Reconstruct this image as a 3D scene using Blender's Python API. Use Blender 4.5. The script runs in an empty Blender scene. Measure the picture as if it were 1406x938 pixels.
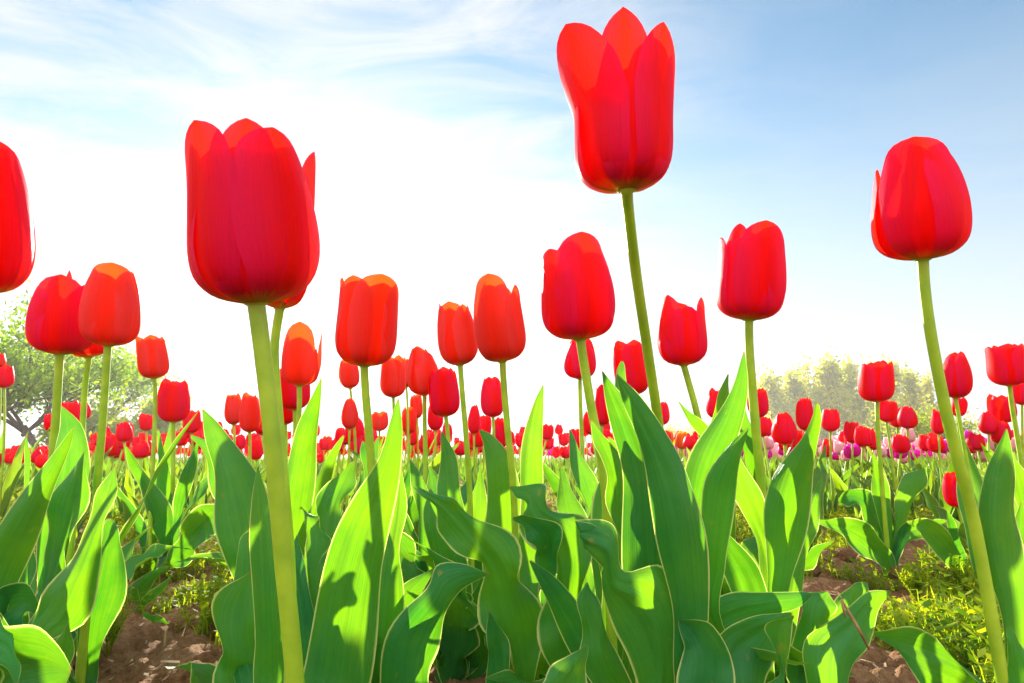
import bpy, math, random
import numpy as np
from mathutils import Vector, noise
R = math.radians
rnd = random.Random(11)
npr = np.random.default_rng(7)
sc = bpy.context.scene
COL = sc.collection

# ------------------------------------------------------------------ camera
CAMZ = 0.22
FPX = 859.0                       # focal length in pixels of the 1406 px wide picture
TILT = math.atan((626 - 469) / FPX)
cam_data = bpy.data.cameras.new('camera')
cam_data.sensor_width = 36.0
cam_data.lens = 36.0 * FPX / 1406
cam_data.clip_start = 0.01
cam_data.clip_end = 2000
cam = bpy.data.objects.new('camera', cam_data)
COL.objects.link(cam)
cam.location = (0, 0, CAMZ)
cam.rotation_euler = (math.pi / 2 + TILT, 0, 0)
sc.camera = cam
FWD = np.array([0, math.cos(TILT), math.sin(TILT)])
UPV = np.array([0, -math.sin(TILT), math.cos(TILT)])
RGT = np.array([1.0, 0, 0])
CAM = np.array([0, 0, CAMZ])

def P(u, v, d):
    """point at depth d metres along the view axis, seen at picture position u, v"""
    return CAM + d * (FWD + RGT * ((u - 703) / FPX) + UPV * ((469 - v) / FPX))

# ------------------------------------------------------------------ light
SUN_AZ = math.atan((480 - 703) / FPX)           # from +Y towards +X
SUN_EL = R(16)
sun_dir = Vector((math.sin(SUN_AZ) * math.cos(SUN_EL), math.cos(SUN_AZ) * math.cos(SUN_EL), math.sin(SUN_EL)))
sd = bpy.data.lights.new('sun', 'SUN')
sd.energy = 5.0
sd.angle = R(0.5)
sd.color = (1.0, 0.93, 0.80)
sun = bpy.data.objects.new('sun', sd)
COL.objects.link(sun)
sun.rotation_euler = sun_dir.to_track_quat('Z', 'Y').to_euler()
sun.location = (0, 0, 10)

world = bpy.data.worlds.new('World')
sc.world = world
world.use_nodes = True
nt = world.node_tree
nt.nodes.clear()
def N(nt, typ, **kw):
    n = nt.nodes.new(typ)
    for k, v in kw.items():
        if k == 'inp':
            for kk, vv in v.items():
                n.inputs[kk].default_value = vv
        else:
            setattr(n, k, v)
    return n
sky = N(nt, 'ShaderNodeTexSky')
sky.sky_type = 'NISHITA'
sky.sun_disc = False
sky.sun_elevation = SUN_EL
sky.sun_rotation = SUN_AZ
sky.air_density = 1.0
sky.dust_density = 0.2
sky.ozone_density = 2.0
tc = N(nt, 'ShaderNodeTexCoord')
# thin cirrus, laid out on a plane high overhead
sep = N(nt, 'ShaderNodeSeparateXYZ')
nt.links.new(tc.outputs['Generated'], sep.inputs[0])
zmax = N(nt, 'ShaderNodeMath', operation='MAXIMUM'); zmax.inputs[1].default_value = 0.06
nt.links.new(sep.outputs['Z'], zmax.inputs[0])
dx = N(nt, 'ShaderNodeMath', operation='DIVIDE'); nt.links.new(sep.outputs['X'], dx.inputs[0]); nt.links.new(zmax.outputs[0], dx.inputs[1])
dy = N(nt, 'ShaderNodeMath', operation='DIVIDE'); nt.links.new(sep.outputs['Y'], dy.inputs[0]); nt.links.new(zmax.outputs[0], dy.inputs[1])
cmb = N(nt, 'ShaderNodeCombineXYZ'); nt.links.new(dx.outputs[0], cmb.inputs[0]); nt.links.new(dy.outputs[0], cmb.inputs[1])
mp = N(nt, 'ShaderNodeMapping'); mp.inputs['Rotation'].default_value = (0, 0, R(38)); mp.inputs['Scale'].default_value = (1.0, 2.0, 1)
mp.inputs['Location'].default_value = (3.1, 1.7, 0)
nt.links.new(cmb.outputs[0], mp.inputs[0])
nz = N(nt, 'ShaderNodeTexNoise', inp={'Scale': 1.5, 'Detail': 10.0, 'Roughness': 0.60, 'Distortion': 0.7})
nt.links.new(mp.outputs[0], nz.inputs['Vector'])
rp = N(nt, 'ShaderNodeValToRGB')
rp.color_ramp.elements[0].position = 0.34; rp.color_ramp.elements[0].color = (0, 0, 0, 1)
rp.color_ramp.elements[1].position = 0.60; rp.color_ramp.elements[1].color = (1, 1, 1, 1)
nt.links.new(nz.outputs['Fac'], rp.inputs[0])
# clouds thin out to the right (the blue side of the sky)
side = N(nt, 'ShaderNodeMapRange', inp={'From Min': -0.05, 'From Max': 0.35, 'To Min': 1.0, 'To Max': 0.12})
nt.links.new(sep.outputs['X'], side.inputs['Value'])
cm = N(nt, 'ShaderNodeMath', operation='MULTIPLY'); nt.links.new(rp.outputs[0], cm.inputs[0]); nt.links.new(side.outputs[0], cm.inputs[1])
cm2 = N(nt, 'ShaderNodeMath', operation='MULTIPLY'); cm2.inputs[1].default_value = 0.90; nt.links.new(cm.outputs[0], cm2.inputs[0])
veil = N(nt, 'ShaderNodeMapRange', interpolation_type='SMOOTHSTEP', inp={'From Min': 0.02, 'From Max': 0.60, 'To Min': 0.9, 'To Max': 0.0})
nt.links.new(sep.outputs['Z'], veil.inputs['Value'])
iv1 = N(nt, 'ShaderNodeMath', operation='SUBTRACT'); iv1.inputs[0].default_value = 1.0; nt.links.new(veil.outputs[0], iv1.inputs[1])
iv2 = N(nt, 'ShaderNodeMath', operation='SUBTRACT'); iv2.inputs[0].default_value = 1.0; nt.links.new(cm2.outputs[0], iv2.inputs[1])
iv3 = N(nt, 'ShaderNodeMath', operation='MULTIPLY'); nt.links.new(iv1.outputs[0], iv3.inputs[0]); nt.links.new(iv2.outputs[0], iv3.inputs[1])
iv4 = N(nt, 'ShaderNodeMath', operation='SUBTRACT'); iv4.inputs[0].default_value = 1.0; nt.links.new(iv3.outputs[0], iv4.inputs[1])
mix = N(nt, 'ShaderNodeMix', data_type='RGBA')
mix.inputs[7].default_value = (4.65, 4.8, 4.95, 1)
nt.links.new(iv4.outputs[0], mix.inputs[0])
hs = N(nt, 'ShaderNodeHueSaturation', inp={'Hue': 0.487, 'Saturation': 1.15, 'Value': 1.14})
nt.links.new(sky.outputs[0], hs.inputs['Color'])
nt.links.new(hs.outputs[0], mix.inputs[6])
bg = N(nt, 'ShaderNodeBackground', inp={'Strength': 0.065})
out = N(nt, 'ShaderNodeOutputWorld')
fill_bank = N(nt, 'ShaderNodeMapRange', interpolation_type='SMOOTHSTEP', inp={'From Min': 0.15, 'From Max': -0.45, 'To Min': 0.0, 'To Max': 0.9})  # unseen bright cloud bank added behind the camera as front fill
nt.links.new(sep.outputs['Y'], fill_bank.inputs['Value'])
mixb = N(nt, 'ShaderNodeMix', data_type='RGBA'); mixb.inputs[7].default_value = (10.0, 10.0, 10.2, 1)
nt.links.new(fill_bank.outputs[0], mixb.inputs[0]); nt.links.new(mix.outputs[2], mixb.inputs[6])
nt.links.new(mixb.outputs[2], bg.inputs[0])
nt.links.new(bg.outputs[0], out.inputs[0])

vs = sc.view_settings
vs.view_transform = 'Standard'
vs.look = 'None'
vs.exposure = 1.5
vs.gamma = 1
vs.use_curve_mapping = False
sc.cycles.max_bounces = 10
sc.cycles.diffuse_bounces = 5
sc.cycles.transmission_bounces = 6
sc.cycles.transparent_max_bounces = 12

# ------------------------------------------------------------------ materials
def mat(name):
    m = bpy.data.materials.new(name)
    m.use_nodes = True
    m.node_tree.nodes.clear()
    return m, m.node_tree

def ramp(nt, pts):
    r = nt.nodes.new('ShaderNodeValToRGB')
    e = r.color_ramp.elements
    while len(e) < len(pts):
        e.new(0.5)
    for k, (p, c) in enumerate(pts):
        e[k].position = p
        e[k].color = (*c, 1)
    return r

def thin(nt, col, tcol, trans=0.5, rough=0.45, spec=0.5, bump=None, sheen=0.0, clear=0.0):
    """thin living tissue: reflective + translucent"""
    p = N(nt, 'ShaderNodeBsdfPrincipled', inp={'Roughness': rough, 'Specular IOR Level': spec, 'Sheen Weight': sheen})
    t = N(nt, 'ShaderNodeBsdfTranslucent')
    mx = N(nt, 'ShaderNodeMixShader'); mx.inputs[0].default_value = trans
    nt.links.new(col, p.inputs['Base Color'])
    nt.links.new(tcol, t.inputs['Color'])
    if bump:
        nt.links.new(bump, p.inputs['Normal']); nt.links.new(bump, t.inputs['Normal'])
    nt.links.new(p.outputs[0], mx.inputs[1]); nt.links.new(t.outputs[0], mx.inputs[2])
    last = mx
    if clear > 0:
        tr = N(nt, 'ShaderNodeBsdfTransparent')
        nt.links.new(tcol, tr.inputs['Color'])
        m2 = N(nt, 'ShaderNodeMixShader'); m2.inputs[0].default_value = clear
        nt.links.new(mx.outputs[0], m2.inputs[1]); nt.links.new(tr.outputs[0], m2.inputs[2])
        last = m2
    o = N(nt, 'ShaderNodeOutputMaterial')
    nt.links.new(last.outputs[0], o.inputs[0])
    return p, t

def leaf_material(name, base, base2, trn, trn2, rim=(0.72, 0.74, 0.25), rimw=0.045):
    m, nt = mat(name)
    uv = N(nt, 'ShaderNodeUVMap'); uv.uv_map = 'uv'
    sp = N(nt, 'ShaderNodeSeparateXYZ'); nt.links.new(uv.outputs[0], sp.inputs[0])
    # parallel veins running along the leaf
    mpv = N(nt, 'ShaderNodeMapping'); mpv.inputs['Scale'].default_value = (46, 1.2, 1); nt.links.new(uv.outputs[0], mpv.inputs[0])
    vn = N(nt, 'ShaderNodeTexNoise', inp={'Scale': 1.0, 'Detail': 3.0, 'Roughness': 0.6}); nt.links.new(mpv.outputs[0], vn.inputs['Vector'])
    geo = N(nt, 'ShaderNodeNewGeometry')
    blot = N(nt, 'ShaderNodeTexNoise', inp={'Scale': 26.0, 'Detail': 4.0, 'Roughness': 0.55}); nt.links.new(geo.outputs['Position'], blot.inputs['Vector'])
    oi = N(nt, 'ShaderNodeObjectInfo')
    a = N(nt, 'ShaderNodeMath', operation='MULTIPLY_ADD'); a.inputs[1].default_value = 0.55; nt.links.new(vn.outputs['Fac'], a.inputs[0])
    b = N(nt, 'ShaderNodeMath', operation='MULTIPLY'); b.inputs[1].default_value = 0.62; nt.links.new(blot.outputs['Fac'], b.inputs[0])
    nt.links.new(b.outputs[0], a.inputs[2])
    c = N(nt, 'ShaderNodeMath', operation='MULTIPLY_ADD'); c.inputs[1].default_value = 0.30; c.inputs[2].default_value = -0.20
    nt.links.new(oi.outputs['Random'], c.inputs[0])
    d = N(nt, 'ShaderNodeMath', operation='ADD'); nt.links.new(a.outputs[0], d.inputs[0]); nt.links.new(c.outputs[0], d.inputs[1])
    r1 = ramp(nt, [(0.25, base), (0.8, base2)]); nt.links.new(d.outputs[0], r1.inputs[0])
    r2 = ramp(nt, [(0.25, trn), (0.8, trn2)]); nt.links.new(d.outputs[0], r2.inputs[0])
    # dusty blue green bloom in broad patches
    bn = N(nt, 'ShaderNodeTexNoise', inp={'Scale': 11.0, 'Detail': 3.0, 'Roughness': 0.5}); nt.links.new(geo.outputs['Position'], bn.inputs['Vector'])
    bf = N(nt, 'ShaderNodeMapRange', inp={'From Min': 0.45, 'From Max': 0.68, 'To Min': 0.0, 'To Max': 0.55}); nt.links.new(bn.outputs['Fac'], bf.inputs['Value'])
    bx = N(nt, 'ShaderNodeMix', data_type='RGBA'); bx.inputs[7].default_value = (0.03, 0.26, 0.11, 1)
    nt.links.new(bf.outputs[0], bx.inputs[0]); nt.links.new(r1.outputs[0], bx.inputs[6])
    # small yellowish scars
    sn = N(nt, 'ShaderNodeTexNoise', inp={'Scale': 75.0, 'Detail': 2.0, 'Roughness': 0.5}); nt.links.new(geo.outputs['Position'], sn.inputs['Vector'])
    sf = N(nt, 'ShaderNodeMapRange', inp={'From Min': 0.70, 'From Max': 0.76, 'To Min': 0.0, 'To Max': 0.7}); nt.links.new(sn.outputs['Fac'], sf.inputs['Value'])
    sx = N(nt, 'ShaderNodeMix', data_type='RGBA'); sx.inputs[7].default_value = (0.34, 0.30, 0.06, 1)
    nt.links.new(sf.outputs[0], sx.inputs[0]); nt.links.new(bx.outputs[2], sx.inputs[6])
    # pale hyaline margin
    e = N(nt, 'ShaderNodeMath', operation='SUBTRACT'); e.inputs[1].default_value = 0.5; nt.links.new(sp.outputs['X'], e.inputs[0])
    f = N(nt, 'ShaderNodeMath', operation='ABSOLUTE'); nt.links.new(e.outputs[0], f.inputs[0])
    ru = N(nt, 'ShaderNodeMath', operation='MULTIPLY_ADD'); ru.inputs[1].default_value = 0.045; nt.links.new(blot.outputs['Fac'], ru.inputs[0]); nt.links.new(f.outputs[0], ru.inputs[2])
    g = N(nt, 'ShaderNodeMapRange', inp={'From Min': 0.5 - rimw * .8 + .022, 'From Max': 0.5 - rimw * 0.2 + .022}); nt.links.new(ru.outputs[0], g.inputs['Value'])
    m1 = N(nt, 'ShaderNodeMix', data_type='RGBA'); m1.inputs[7].default_value = (*rim, 1)
    nt.links.new(g.outputs[0], m1.inputs[0]); nt.links.new(sx.outputs[2], m1.inputs[6])
    m2 = N(nt, 'ShaderNodeMix', data_type='RGBA'); m2.inputs[7].default_value = (rim[0] * 1.2, rim[1] * 1.25, rim[2] * 0.9, 1)
    nt.links.new(g.outputs[0], m2.inputs[0]); nt.links.new(r2.outputs[0], m2.inputs[6])
    tipm = N(nt, 'ShaderNodeMapRange', inp={'From Min': 0.004, 'From Max': 0.02, 'To Min': 0.85, 'To Max': 0.0}); nt.links.new(sp.outputs['Y'], tipm.inputs['Value'])
    for mm_ in (m1, m2):
        m3 = N(nt, 'ShaderNodeMix', data_type='RGBA'); m3.inputs[7].default_value = (0.34, 0.20, 0.05, 1)
        nt.links.new(tipm.outputs[0], m3.inputs[0]); nt.links.new(mm_.outputs[2], m3.inputs[6])
        if mm_ is m1: m1b = m3
        else: m2b = m3
    m1, m2 = m1b, m2b
    bp = N(nt, 'ShaderNodeBump', inp={'Strength': 0.45, 'Distance': 0.0012}); nt.links.new(vn.outputs['Fac'], bp.inputs['Height'])
    thin(nt, m1.outputs[2], m2.outputs[2], trans=0.50, rough=0.38, spec=0.36, bump=bp.outputs[0], sheen=0.0)
    return m

M = {}
M['leaf'] = leaf_material('tulip_leaf', (0.010, 0.19, 0.042), (0.050, 0.32, 0.022), (0.05, 0.30, 0.006), (0.32, 0.58, 0.004))
M['leaf_far'] = leaf_material('tulip_leaf_small', (0.030, 0.14, 0.025), (0.08, 0.24, 0.025), (0.12, 0.34, 0.006), (0.42, 0.58, 0.006), rim=(0.50, 0.60, 0.22), rimw=0.06)

m, nt = mat('stem_green')
geo = N(nt, 'ShaderNodeNewGeometry')
n1 = N(nt, 'ShaderNodeTexNoise', inp={'Scale': 60.0, 'Detail': 4.0}); nt.links.new(geo.outputs['Position'], n1.inputs['Vector'])
r1 = ramp(nt, [(0.3, (0.27, 0.45, 0.015)), (0.7, (0.44, 0.60, 0.03))]); nt.links.new(n1.outputs['Fac'], r1.inputs[0])
p = N(nt, 'ShaderNodeBsdfPrincipled', inp={'Roughness': 0.45, 'Subsurface Weight': 0.35, 'Subsurface Scale': 0.01})
p.inputs['Subsurface Radius'].default_value = (0.6, 0.8, 0.1)
nt.links.new(r1.outputs[0], p.inputs['Base Color'])
o = N(nt, 'ShaderNodeOutputMaterial'); nt.links.new(p.outputs[0], o.inputs[0])
M['stem'] = m

def petal_material(name, base, edge, trn, foot=(0.50, 0.42, 0.02), trans=0.52, clear=0.06, footw=0.15):
    m, nt = mat(name)
    uv = N(nt, 'ShaderNodeUVMap'); uv.uv_map = 'uv'
    sp = N(nt, 'ShaderNodeSeparateXYZ'); nt.links.new(uv.outputs[0], sp.inputs[0])
    mpv = N(nt, 'ShaderNodeMapping'); mpv.inputs['Scale'].default_value = (30, 1.6, 1); nt.links.new(uv.outputs[0], mpv.inputs[0])
    vn = N(nt, 'ShaderNodeTexNoise', inp={'Scale': 1.0, 'Detail': 4.0, 'Roughness': 0.65}); nt.links.new(mpv.outputs[0], vn.inputs['Vector'])
    # flush of deeper pink along the flanks of the tepal
    e = N(nt, 'ShaderNodeMath', operation='SUBTRACT'); e.inputs[1].default_value = 0.5; nt.links.new(sp.outputs['X'], e.inputs[0])
    f = N(nt, 'ShaderNodeMath', operation='ABSOLUTE'); nt.links.new(e.outputs[0], f.inputs[0])
    g = N(nt, 'ShaderNodeMath', operation='MULTIPLY_ADD'); g.inputs[1].default_value = 1.5; nt.links.new(f.outputs[0], g.inputs[0])
    h = N(nt, 'ShaderNodeMath', operation='MULTIPLY_ADD'); h.inputs[1].default_value = 0.9; h.inputs[2].default_value = -0.35
    nt.links.new(vn.outputs['Fac'], h.inputs[0]); nt.links.new(h.outputs[0], g.inputs[2])
    r1 = ramp(nt, [(0.15, base), (0.85, edge)]); nt.links.new(g.outputs[0], r1.inputs[0])
    ff = N(nt, 'ShaderNodeMath', operation='MULTIPLY_ADD'); ff.inputs[1].default_value = 0.16; nt.links.new(vn.outputs['Fac'], ff.inputs[0]); nt.links.new(sp.outputs['Y'], ff.inputs[2])
    gg = N(nt, 'ShaderNodeMapRange', inp={'From Min': footw * 0.6, 'From Max': footw * 1.6, 'To Min': 1.0, 'To Max': 0.0}); nt.links.new(ff.outputs[0], gg.inputs['Value'])
    m1 = N(nt, 'ShaderNodeMix', data_type='RGBA'); m1.inputs[7].default_value = (*foot, 1)
    nt.links.new(gg.outputs[0], m1.inputs[0]); nt.links.new(r1.outputs[0], m1.inputs[6])
    # darker blotch at the heart of the cup and fine veins
    bl = N(nt, 'ShaderNodeMapRange', interpolation_type='SMOOTHSTEP', inp={'From Min': 0.20, 'From Max': 0.42, 'To Min': 0.55, 'To Max': 0.0}); nt.links.new(ff.outputs[0], bl.inputs['Value'])
    vv = N(nt, 'ShaderNodeMapRange', inp={'From Min': 0.45, 'From Max': 0.70, 'To Min': 0.0, 'To Max': 0.22}); nt.links.new(vn.outputs['Fac'], vv.inputs['Value'])
    sm_ = N(nt, 'ShaderNodeMath', operation='MAXIMUM'); nt.links.new(bl.outputs[0], sm_.inputs[0]); nt.links.new(vv.outputs[0], sm_.inputs[1])
    tq = N(nt, 'ShaderNodeMix', data_type='RGBA'); tq.inputs[6].default_value = (*trn, 1); tq.inputs[7].default_value = (trn[0] * .45, trn[1] * .12, trn[2] * .3, 1)
    nt.links.new(sm_.outputs[0], tq.inputs[0])
    rq = N(nt, 'ShaderNodeMix', data_type='RGBA'); rq.inputs[7].default_value = (base[0] * .45, base[1] * .3, base[2] * .5, 1)
    nt.links.new(sm_.outputs[0], rq.inputs[0]); nt.links.new(r1.outputs[0], rq.inputs[6]); nt.links.new(rq.outputs[2], m1.inputs[6])
    m2 = N(nt, 'ShaderNodeMix', data_type='RGBA'); m2.inputs[7].default_value = (*foot, 1)
    nt.links.new(tq.outputs[2], m2.inputs[6]); nt.links.new(gg.outputs[0], m2.inputs[0])
    bp = N(nt, 'ShaderNodeBump', inp={'Strength': 0.35, 'Distance': 0.001}); nt.links.new(vn.outputs['Fac'], bp.inputs['Height'])
    p, t = thin(nt, m1.outputs[2], m2.outputs[2], trans=trans, rough=0.45, spec=0.14, bump=bp.outputs[0], sheen=0.0, clear=clear)
    p.inputs['Sheen Tint'].default_value = (1, 0.45, 0.7, 1)
    p.inputs['Sheen Roughness'].default_value = 0.4
    return m
M['red'] = petal_material('red_petal', (0.90, 0.001, 0.001), (0.84, 0.012, 0.13), (0.98, 0.020, 0.003))
M['redorange_flare'] = petal_material('orange_red_flare_petal', (0.90, 0.030, 0.006), (0.86, 0.09, 0.09), (0.98, 0.10, 0.006))  # orange red variety; also paints the flare wash on blooms near the sun
M['orange'] = petal_material('orange_petal', (0.85, 0.16, 0.02), (0.80, 0.30, 0.03), (0.95, 0.35, 0.02))
M['magenta'] = petal_material('magenta_petal', (0.75, 0.01, 0.42), (0.72, 0.03, 0.46), (0.92, 0.02, 0.55), foot=(0.6, 0.6, 0.3))
M['pink'] = petal_material('pink_petal', (0.80, 0.45, 0.50), (0.82, 0.62, 0.62), (0.95, 0.62, 0.66), foot=(0.65, 0.68, 0.4))
m, nt = mat('pistil')
p = N(nt, 'ShaderNodeBsdfPrincipled', inp={'Base Color': (0.42, 0.44, 0.04, 1), 'Roughness': 0.5})
o = N(nt, 'ShaderNodeOutputMaterial'); nt.links.new(p.outputs[0], o.inputs[0])
M['cup'] = m

m, nt = mat('soil')
geo = N(nt, 'ShaderNodeNewGeometry')
n1 = N(nt, 'ShaderNodeTexNoise', inp={'Scale': 14.0, 'Detail': 8.0, 'Roughness': 0.65}); nt.links.new(geo.outputs['Position'], n1.inputs['Vector'])
n2 = N(nt, 'ShaderNodeTexNoise', inp={'Scale': 160.0, 'Detail': 6.0, 'Roughness': 0.7}); nt.links.new(geo.outputs['Position'], n2.inputs['Vector'])
ad = N(nt, 'ShaderNodeMath', operation='MULTIPLY_ADD'); ad.inputs[1].default_value = 0.5; nt.links.new(n1.outputs['Fac'], ad.inputs[0])
ml = N(nt, 'ShaderNodeMath', operation='MULTIPLY'); ml.inputs[1].default_value = 0.5; nt.links.new(n2.outputs['Fac'], ml.inputs[0]); nt.links.new(ml.outputs[0], ad.inputs[2])
r1 = ramp(nt, [(0.33, (0.11, 0.052, 0.022)), (0.5, (0.32, 0.165, 0.075)), (0.66, (0.50, 0.31, 0.16))]); nt.links.new(ad.outputs[0], r1.inputs[0])
bp = N(nt, 'ShaderNodeBump', inp={'Strength': 1.0, 'Distance': 0.008}); nt.links.new(n2.outputs['Fac'], bp.inputs['Height'])
p = N(nt, 'ShaderNodeBsdfPrincipled', inp={'Roughness': 0.95, 'Specular IOR Level': 0.15})
nt.links.new(r1.outputs[0], p.inputs['Base Color']); nt.links.new(bp.outputs[0], p.inputs['Normal'])
o = N(nt, 'ShaderNodeOutputMaterial'); nt.links.new(p.outputs[0], o.inputs[0])
M['soil_near'] = m

def simple_leaf(name, a, b, ta, tb, trans=0.5, scale=9.0):
    m, nt = mat(name)
    geo = N(nt, 'ShaderNodeNewGeometry')
    n1 = N(nt, 'ShaderNodeTexNoise', inp={'Scale': scale, 'Detail': 3.0}); nt.links.new(geo.outputs['Position'], n1.inputs['Vector'])
    ad = N(nt, 'ShaderNodeMath', operation='MULTIPLY_ADD'); ad.inputs[1].default_value = 0.45; ad.inputs[2].default_value = 0.0
    nt.links.new(geo.outputs['Random Per Island'], ad.inputs[0])
    a2 = N(nt, 'ShaderNodeMath', operation='MULTIPLY_ADD'); a2.inputs[1].default_value = 0.6; nt.links.new(n1.outputs['Fac'], a2.inputs[0]); nt.links.new(ad.outputs[0], a2.inputs[2])
    r1 = ramp(nt, [(0.3, a), (0.8, b)]); nt.links.new(a2.outputs[0], r1.inputs[0])
    r2 = ramp(nt, [(0.3, ta), (0.8, tb)]); nt.links.new(a2.outputs[0], r2.inputs[0])
    thin(nt, r1.outputs[0], r2.outputs[0], trans=trans, rough=0.7, spec=0.12)
    return m
M['weed'] = simple_leaf('weed_leaf', (0.06, 0.18, 0.010), (0.34, 0.42, 0.02), (0.30, 0.55, 0.005), (0.85, 0.82, 0.02), scale=5)
M['tree'] = simple_leaf('tree_leaf', (0.08, 0.17, 0.008), (0.20, 0.32, 0.012), (0.22, 0.42, 0.006), (0.50, 0.68, 0.012), scale=1.2)
M['willow'] = simple_leaf('willow_leaf', (0.16, 0.24, 0.02), (0.30, 0.36, 0.03), (0.40, 0.55, 0.02), (0.65, 0.70, 0.03), scale=0.8)
M['poplar'] = simple_leaf('poplar_leaf', (0.24, 0.29, 0.015), (0.52, 0.50, 0.02), (0.44, 0.52, 0.01), (0.92, 0.84, 0.02), scale=0.25, trans=.6)
M['autumn'] = simple_leaf('hedge_leaf', (0.20, 0.16, 0.06), (0.36, 0.24, 0.08), (0.40, 0.30, 0.10), (0.60, 0.42, 0.14), scale=0.6)
def plain(name, c, rough=0.85, c2=None, scale=20):
    m, nt = mat(name)
    p = N(nt, 'ShaderNodeBsdfPrincipled', inp={'Roughness': rough, 'Specular IOR Level': 0.2})
    geo = N(nt, 'ShaderNodeNewGeometry')
    n1 = N(nt, 'ShaderNodeTexNoise', inp={'Scale': scale, 'Detail': 5.0}); nt.links.new(geo.outputs['Position'], n1.inputs['Vector'])
    r1 = ramp(nt, [(0.35, c), (0.65, c2 or tuple(x * 1.6 for x in c))]); nt.links.new(n1.outputs['Fac'], r1.inputs[0])
    nt.links.new(r1.outputs[0], p.inputs['Base Color'])
    o = N(nt, 'ShaderNodeOutputMaterial'); nt.links.new(p.outputs[0], o.inputs[0])
    return m
M['bark'] = plain('bark', (0.09, 0.07, 0.05))
M['twig'] = plain('dry_twig', (0.22, 0.10, 0.05), c2=(0.40, 0.22, 0.10), scale=90)
M['straw'] = plain('straw', (0.42, 0.30, 0.16), c2=(0.60, 0.48, 0.28), scale=60)

# ------------------------------------------------------------------ mesh helpers
class MB:
    def __init__(s):
        s.v = []; s.f = []; s.uv = []; s.mi = []; s.n = 0
    def add(s, V, F, UV=None, mi=0):
        V = np.asarray(V, float).reshape(-1, 3)
        F = np.asarray(F, int)
        s.v.append(V)
        s.f.append(F + s.n)
        s.uv.append(np.zeros((len(V), 2)) if UV is None else np.asarray(UV, float))
        s.mi.append(np.full(len(F), mi))
        s.n += len(V)
    def mesh(s, name, mats, origin=(0, 0, 0)):
        V = np.concatenate(s.v) - np.asarray(origin)
        F = np.concatenate(s.f); UV = np.concatenate(s.uv); MI = np.concatenate(s.mi)
        me = bpy.data.meshes.new(name)
        me.vertices.add(len(V)); me.vertices.foreach_set('co', V.ravel())
        me.loops.add(F.size); me.loops.foreach_set('vertex_index', F.ravel())
        me.polygons.add(len(F)); me.polygons.foreach_set('loop_start', np.arange(0, F.size, 4)); me.polygons.foreach_set('loop_total', np.full(len(F), 4))
        me.polygons.foreach_set('use_smooth', np.ones(len(F), bool))
        me.polygons.foreach_set('material_index', MI)
        l = me.uv_layers.new(name='uv'); l.data.foreach_set('uv', UV[F.ravel()].ravel())
        for m in mats:
            me.materials.append(m)
        me.update(); me.validate()
        return me
    def build(s, name, mats, parent=None, origin=(0, 0, 0), loc=None):
        if not isinstance(mats, (list, tuple)): mats = [mats]
        o = bpy.data.objects.new(name, s.mesh(name, mats, origin))
        COL.objects.link(o)
        if parent is not None: o.parent = parent
        if loc is not None: o.location = loc
        return o

def grid_faces(n, m, wrap=False):
    """n rows of m vertices"""
    i = np.arange(n - 1)[:, None]; mm = m if wrap else m - 1
    j = np.arange(mm)[None, :]; j2 = (j + 1) % m
    return np.stack([i * m + j, i * m + j2, (i + 1) * m + j2, (i + 1) * m + j], -1).reshape(-1, 4)

def spline(pts, n, t=None):
    """Catmull-Rom through pts, n samples"""
    pts = np.asarray(pts, float)
    k = len(pts)
    if t is None: t = np.linspace(0, k - 1, n)
    i = np.clip(t.astype(int), 0, k - 2); f = (t - i)[:, None]
    p0 = pts[np.maximum(i - 1, 0)]; p1 = pts[i]; p2 = pts[i + 1]; p3 = pts[np.minimum(i + 2, k - 1)]
    p0 = np.where((i == 0)[:, None], 2 * p1 - p2, p0); p3 = np.where((i == k - 2)[:, None], 2 * p2 - p1, p3)
    return 0.5 * ((2 * p1) + (-p0 + p2) * f + (2 * p0 - 5 * p1 + 4 * p2 - p3) * f ** 2 + (-p0 + 3 * p1 - 3 * p2 + p3) * f ** 3)

def unit(a):
    a = np.asarray(a, float); return a / (np.linalg.norm(a, axis=-1, keepdims=True) + 1e-12)

def tube(mb, pts, rad, n=8, seg=24, mi=0, cap=True, smooth=True):
    pts = np.asarray(pts, float)
    C = spline(pts, seg) if smooth and len(pts) > 2 else pts
    rr = np.interp(np.linspace(0, 1, len(C)), np.linspace(0, 1, len(rad)), rad)
    T = unit(np.gradient(C, axis=0))
    ref = np.array([0.31, 0.87, 0.05]); 
    if abs(T[0] @ unit(ref)) > 0.9: ref = np.array([1.0, 0.1, 0])
    A = unit(np.cross(T, ref)); B = np.cross(T, A)
    a = np.linspace(0, 2 * math.pi, n, endpoint=False)
    V = C[:, None, :] + rr[:, None, None] * (np.cos(a)[None, :, None] * A[:, None, :] + np.sin(a)[None, :, None] * B[:, None, :])
    s = np.linspace(0, 1, len(C))
    UV = np.stack(np.broadcast_arrays((a / (2 * math.pi))[None, :], s[:, None]), -1).reshape(-1, 2)
    mb.add(V, grid_faces(len(C), n, True), UV, mi)

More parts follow.
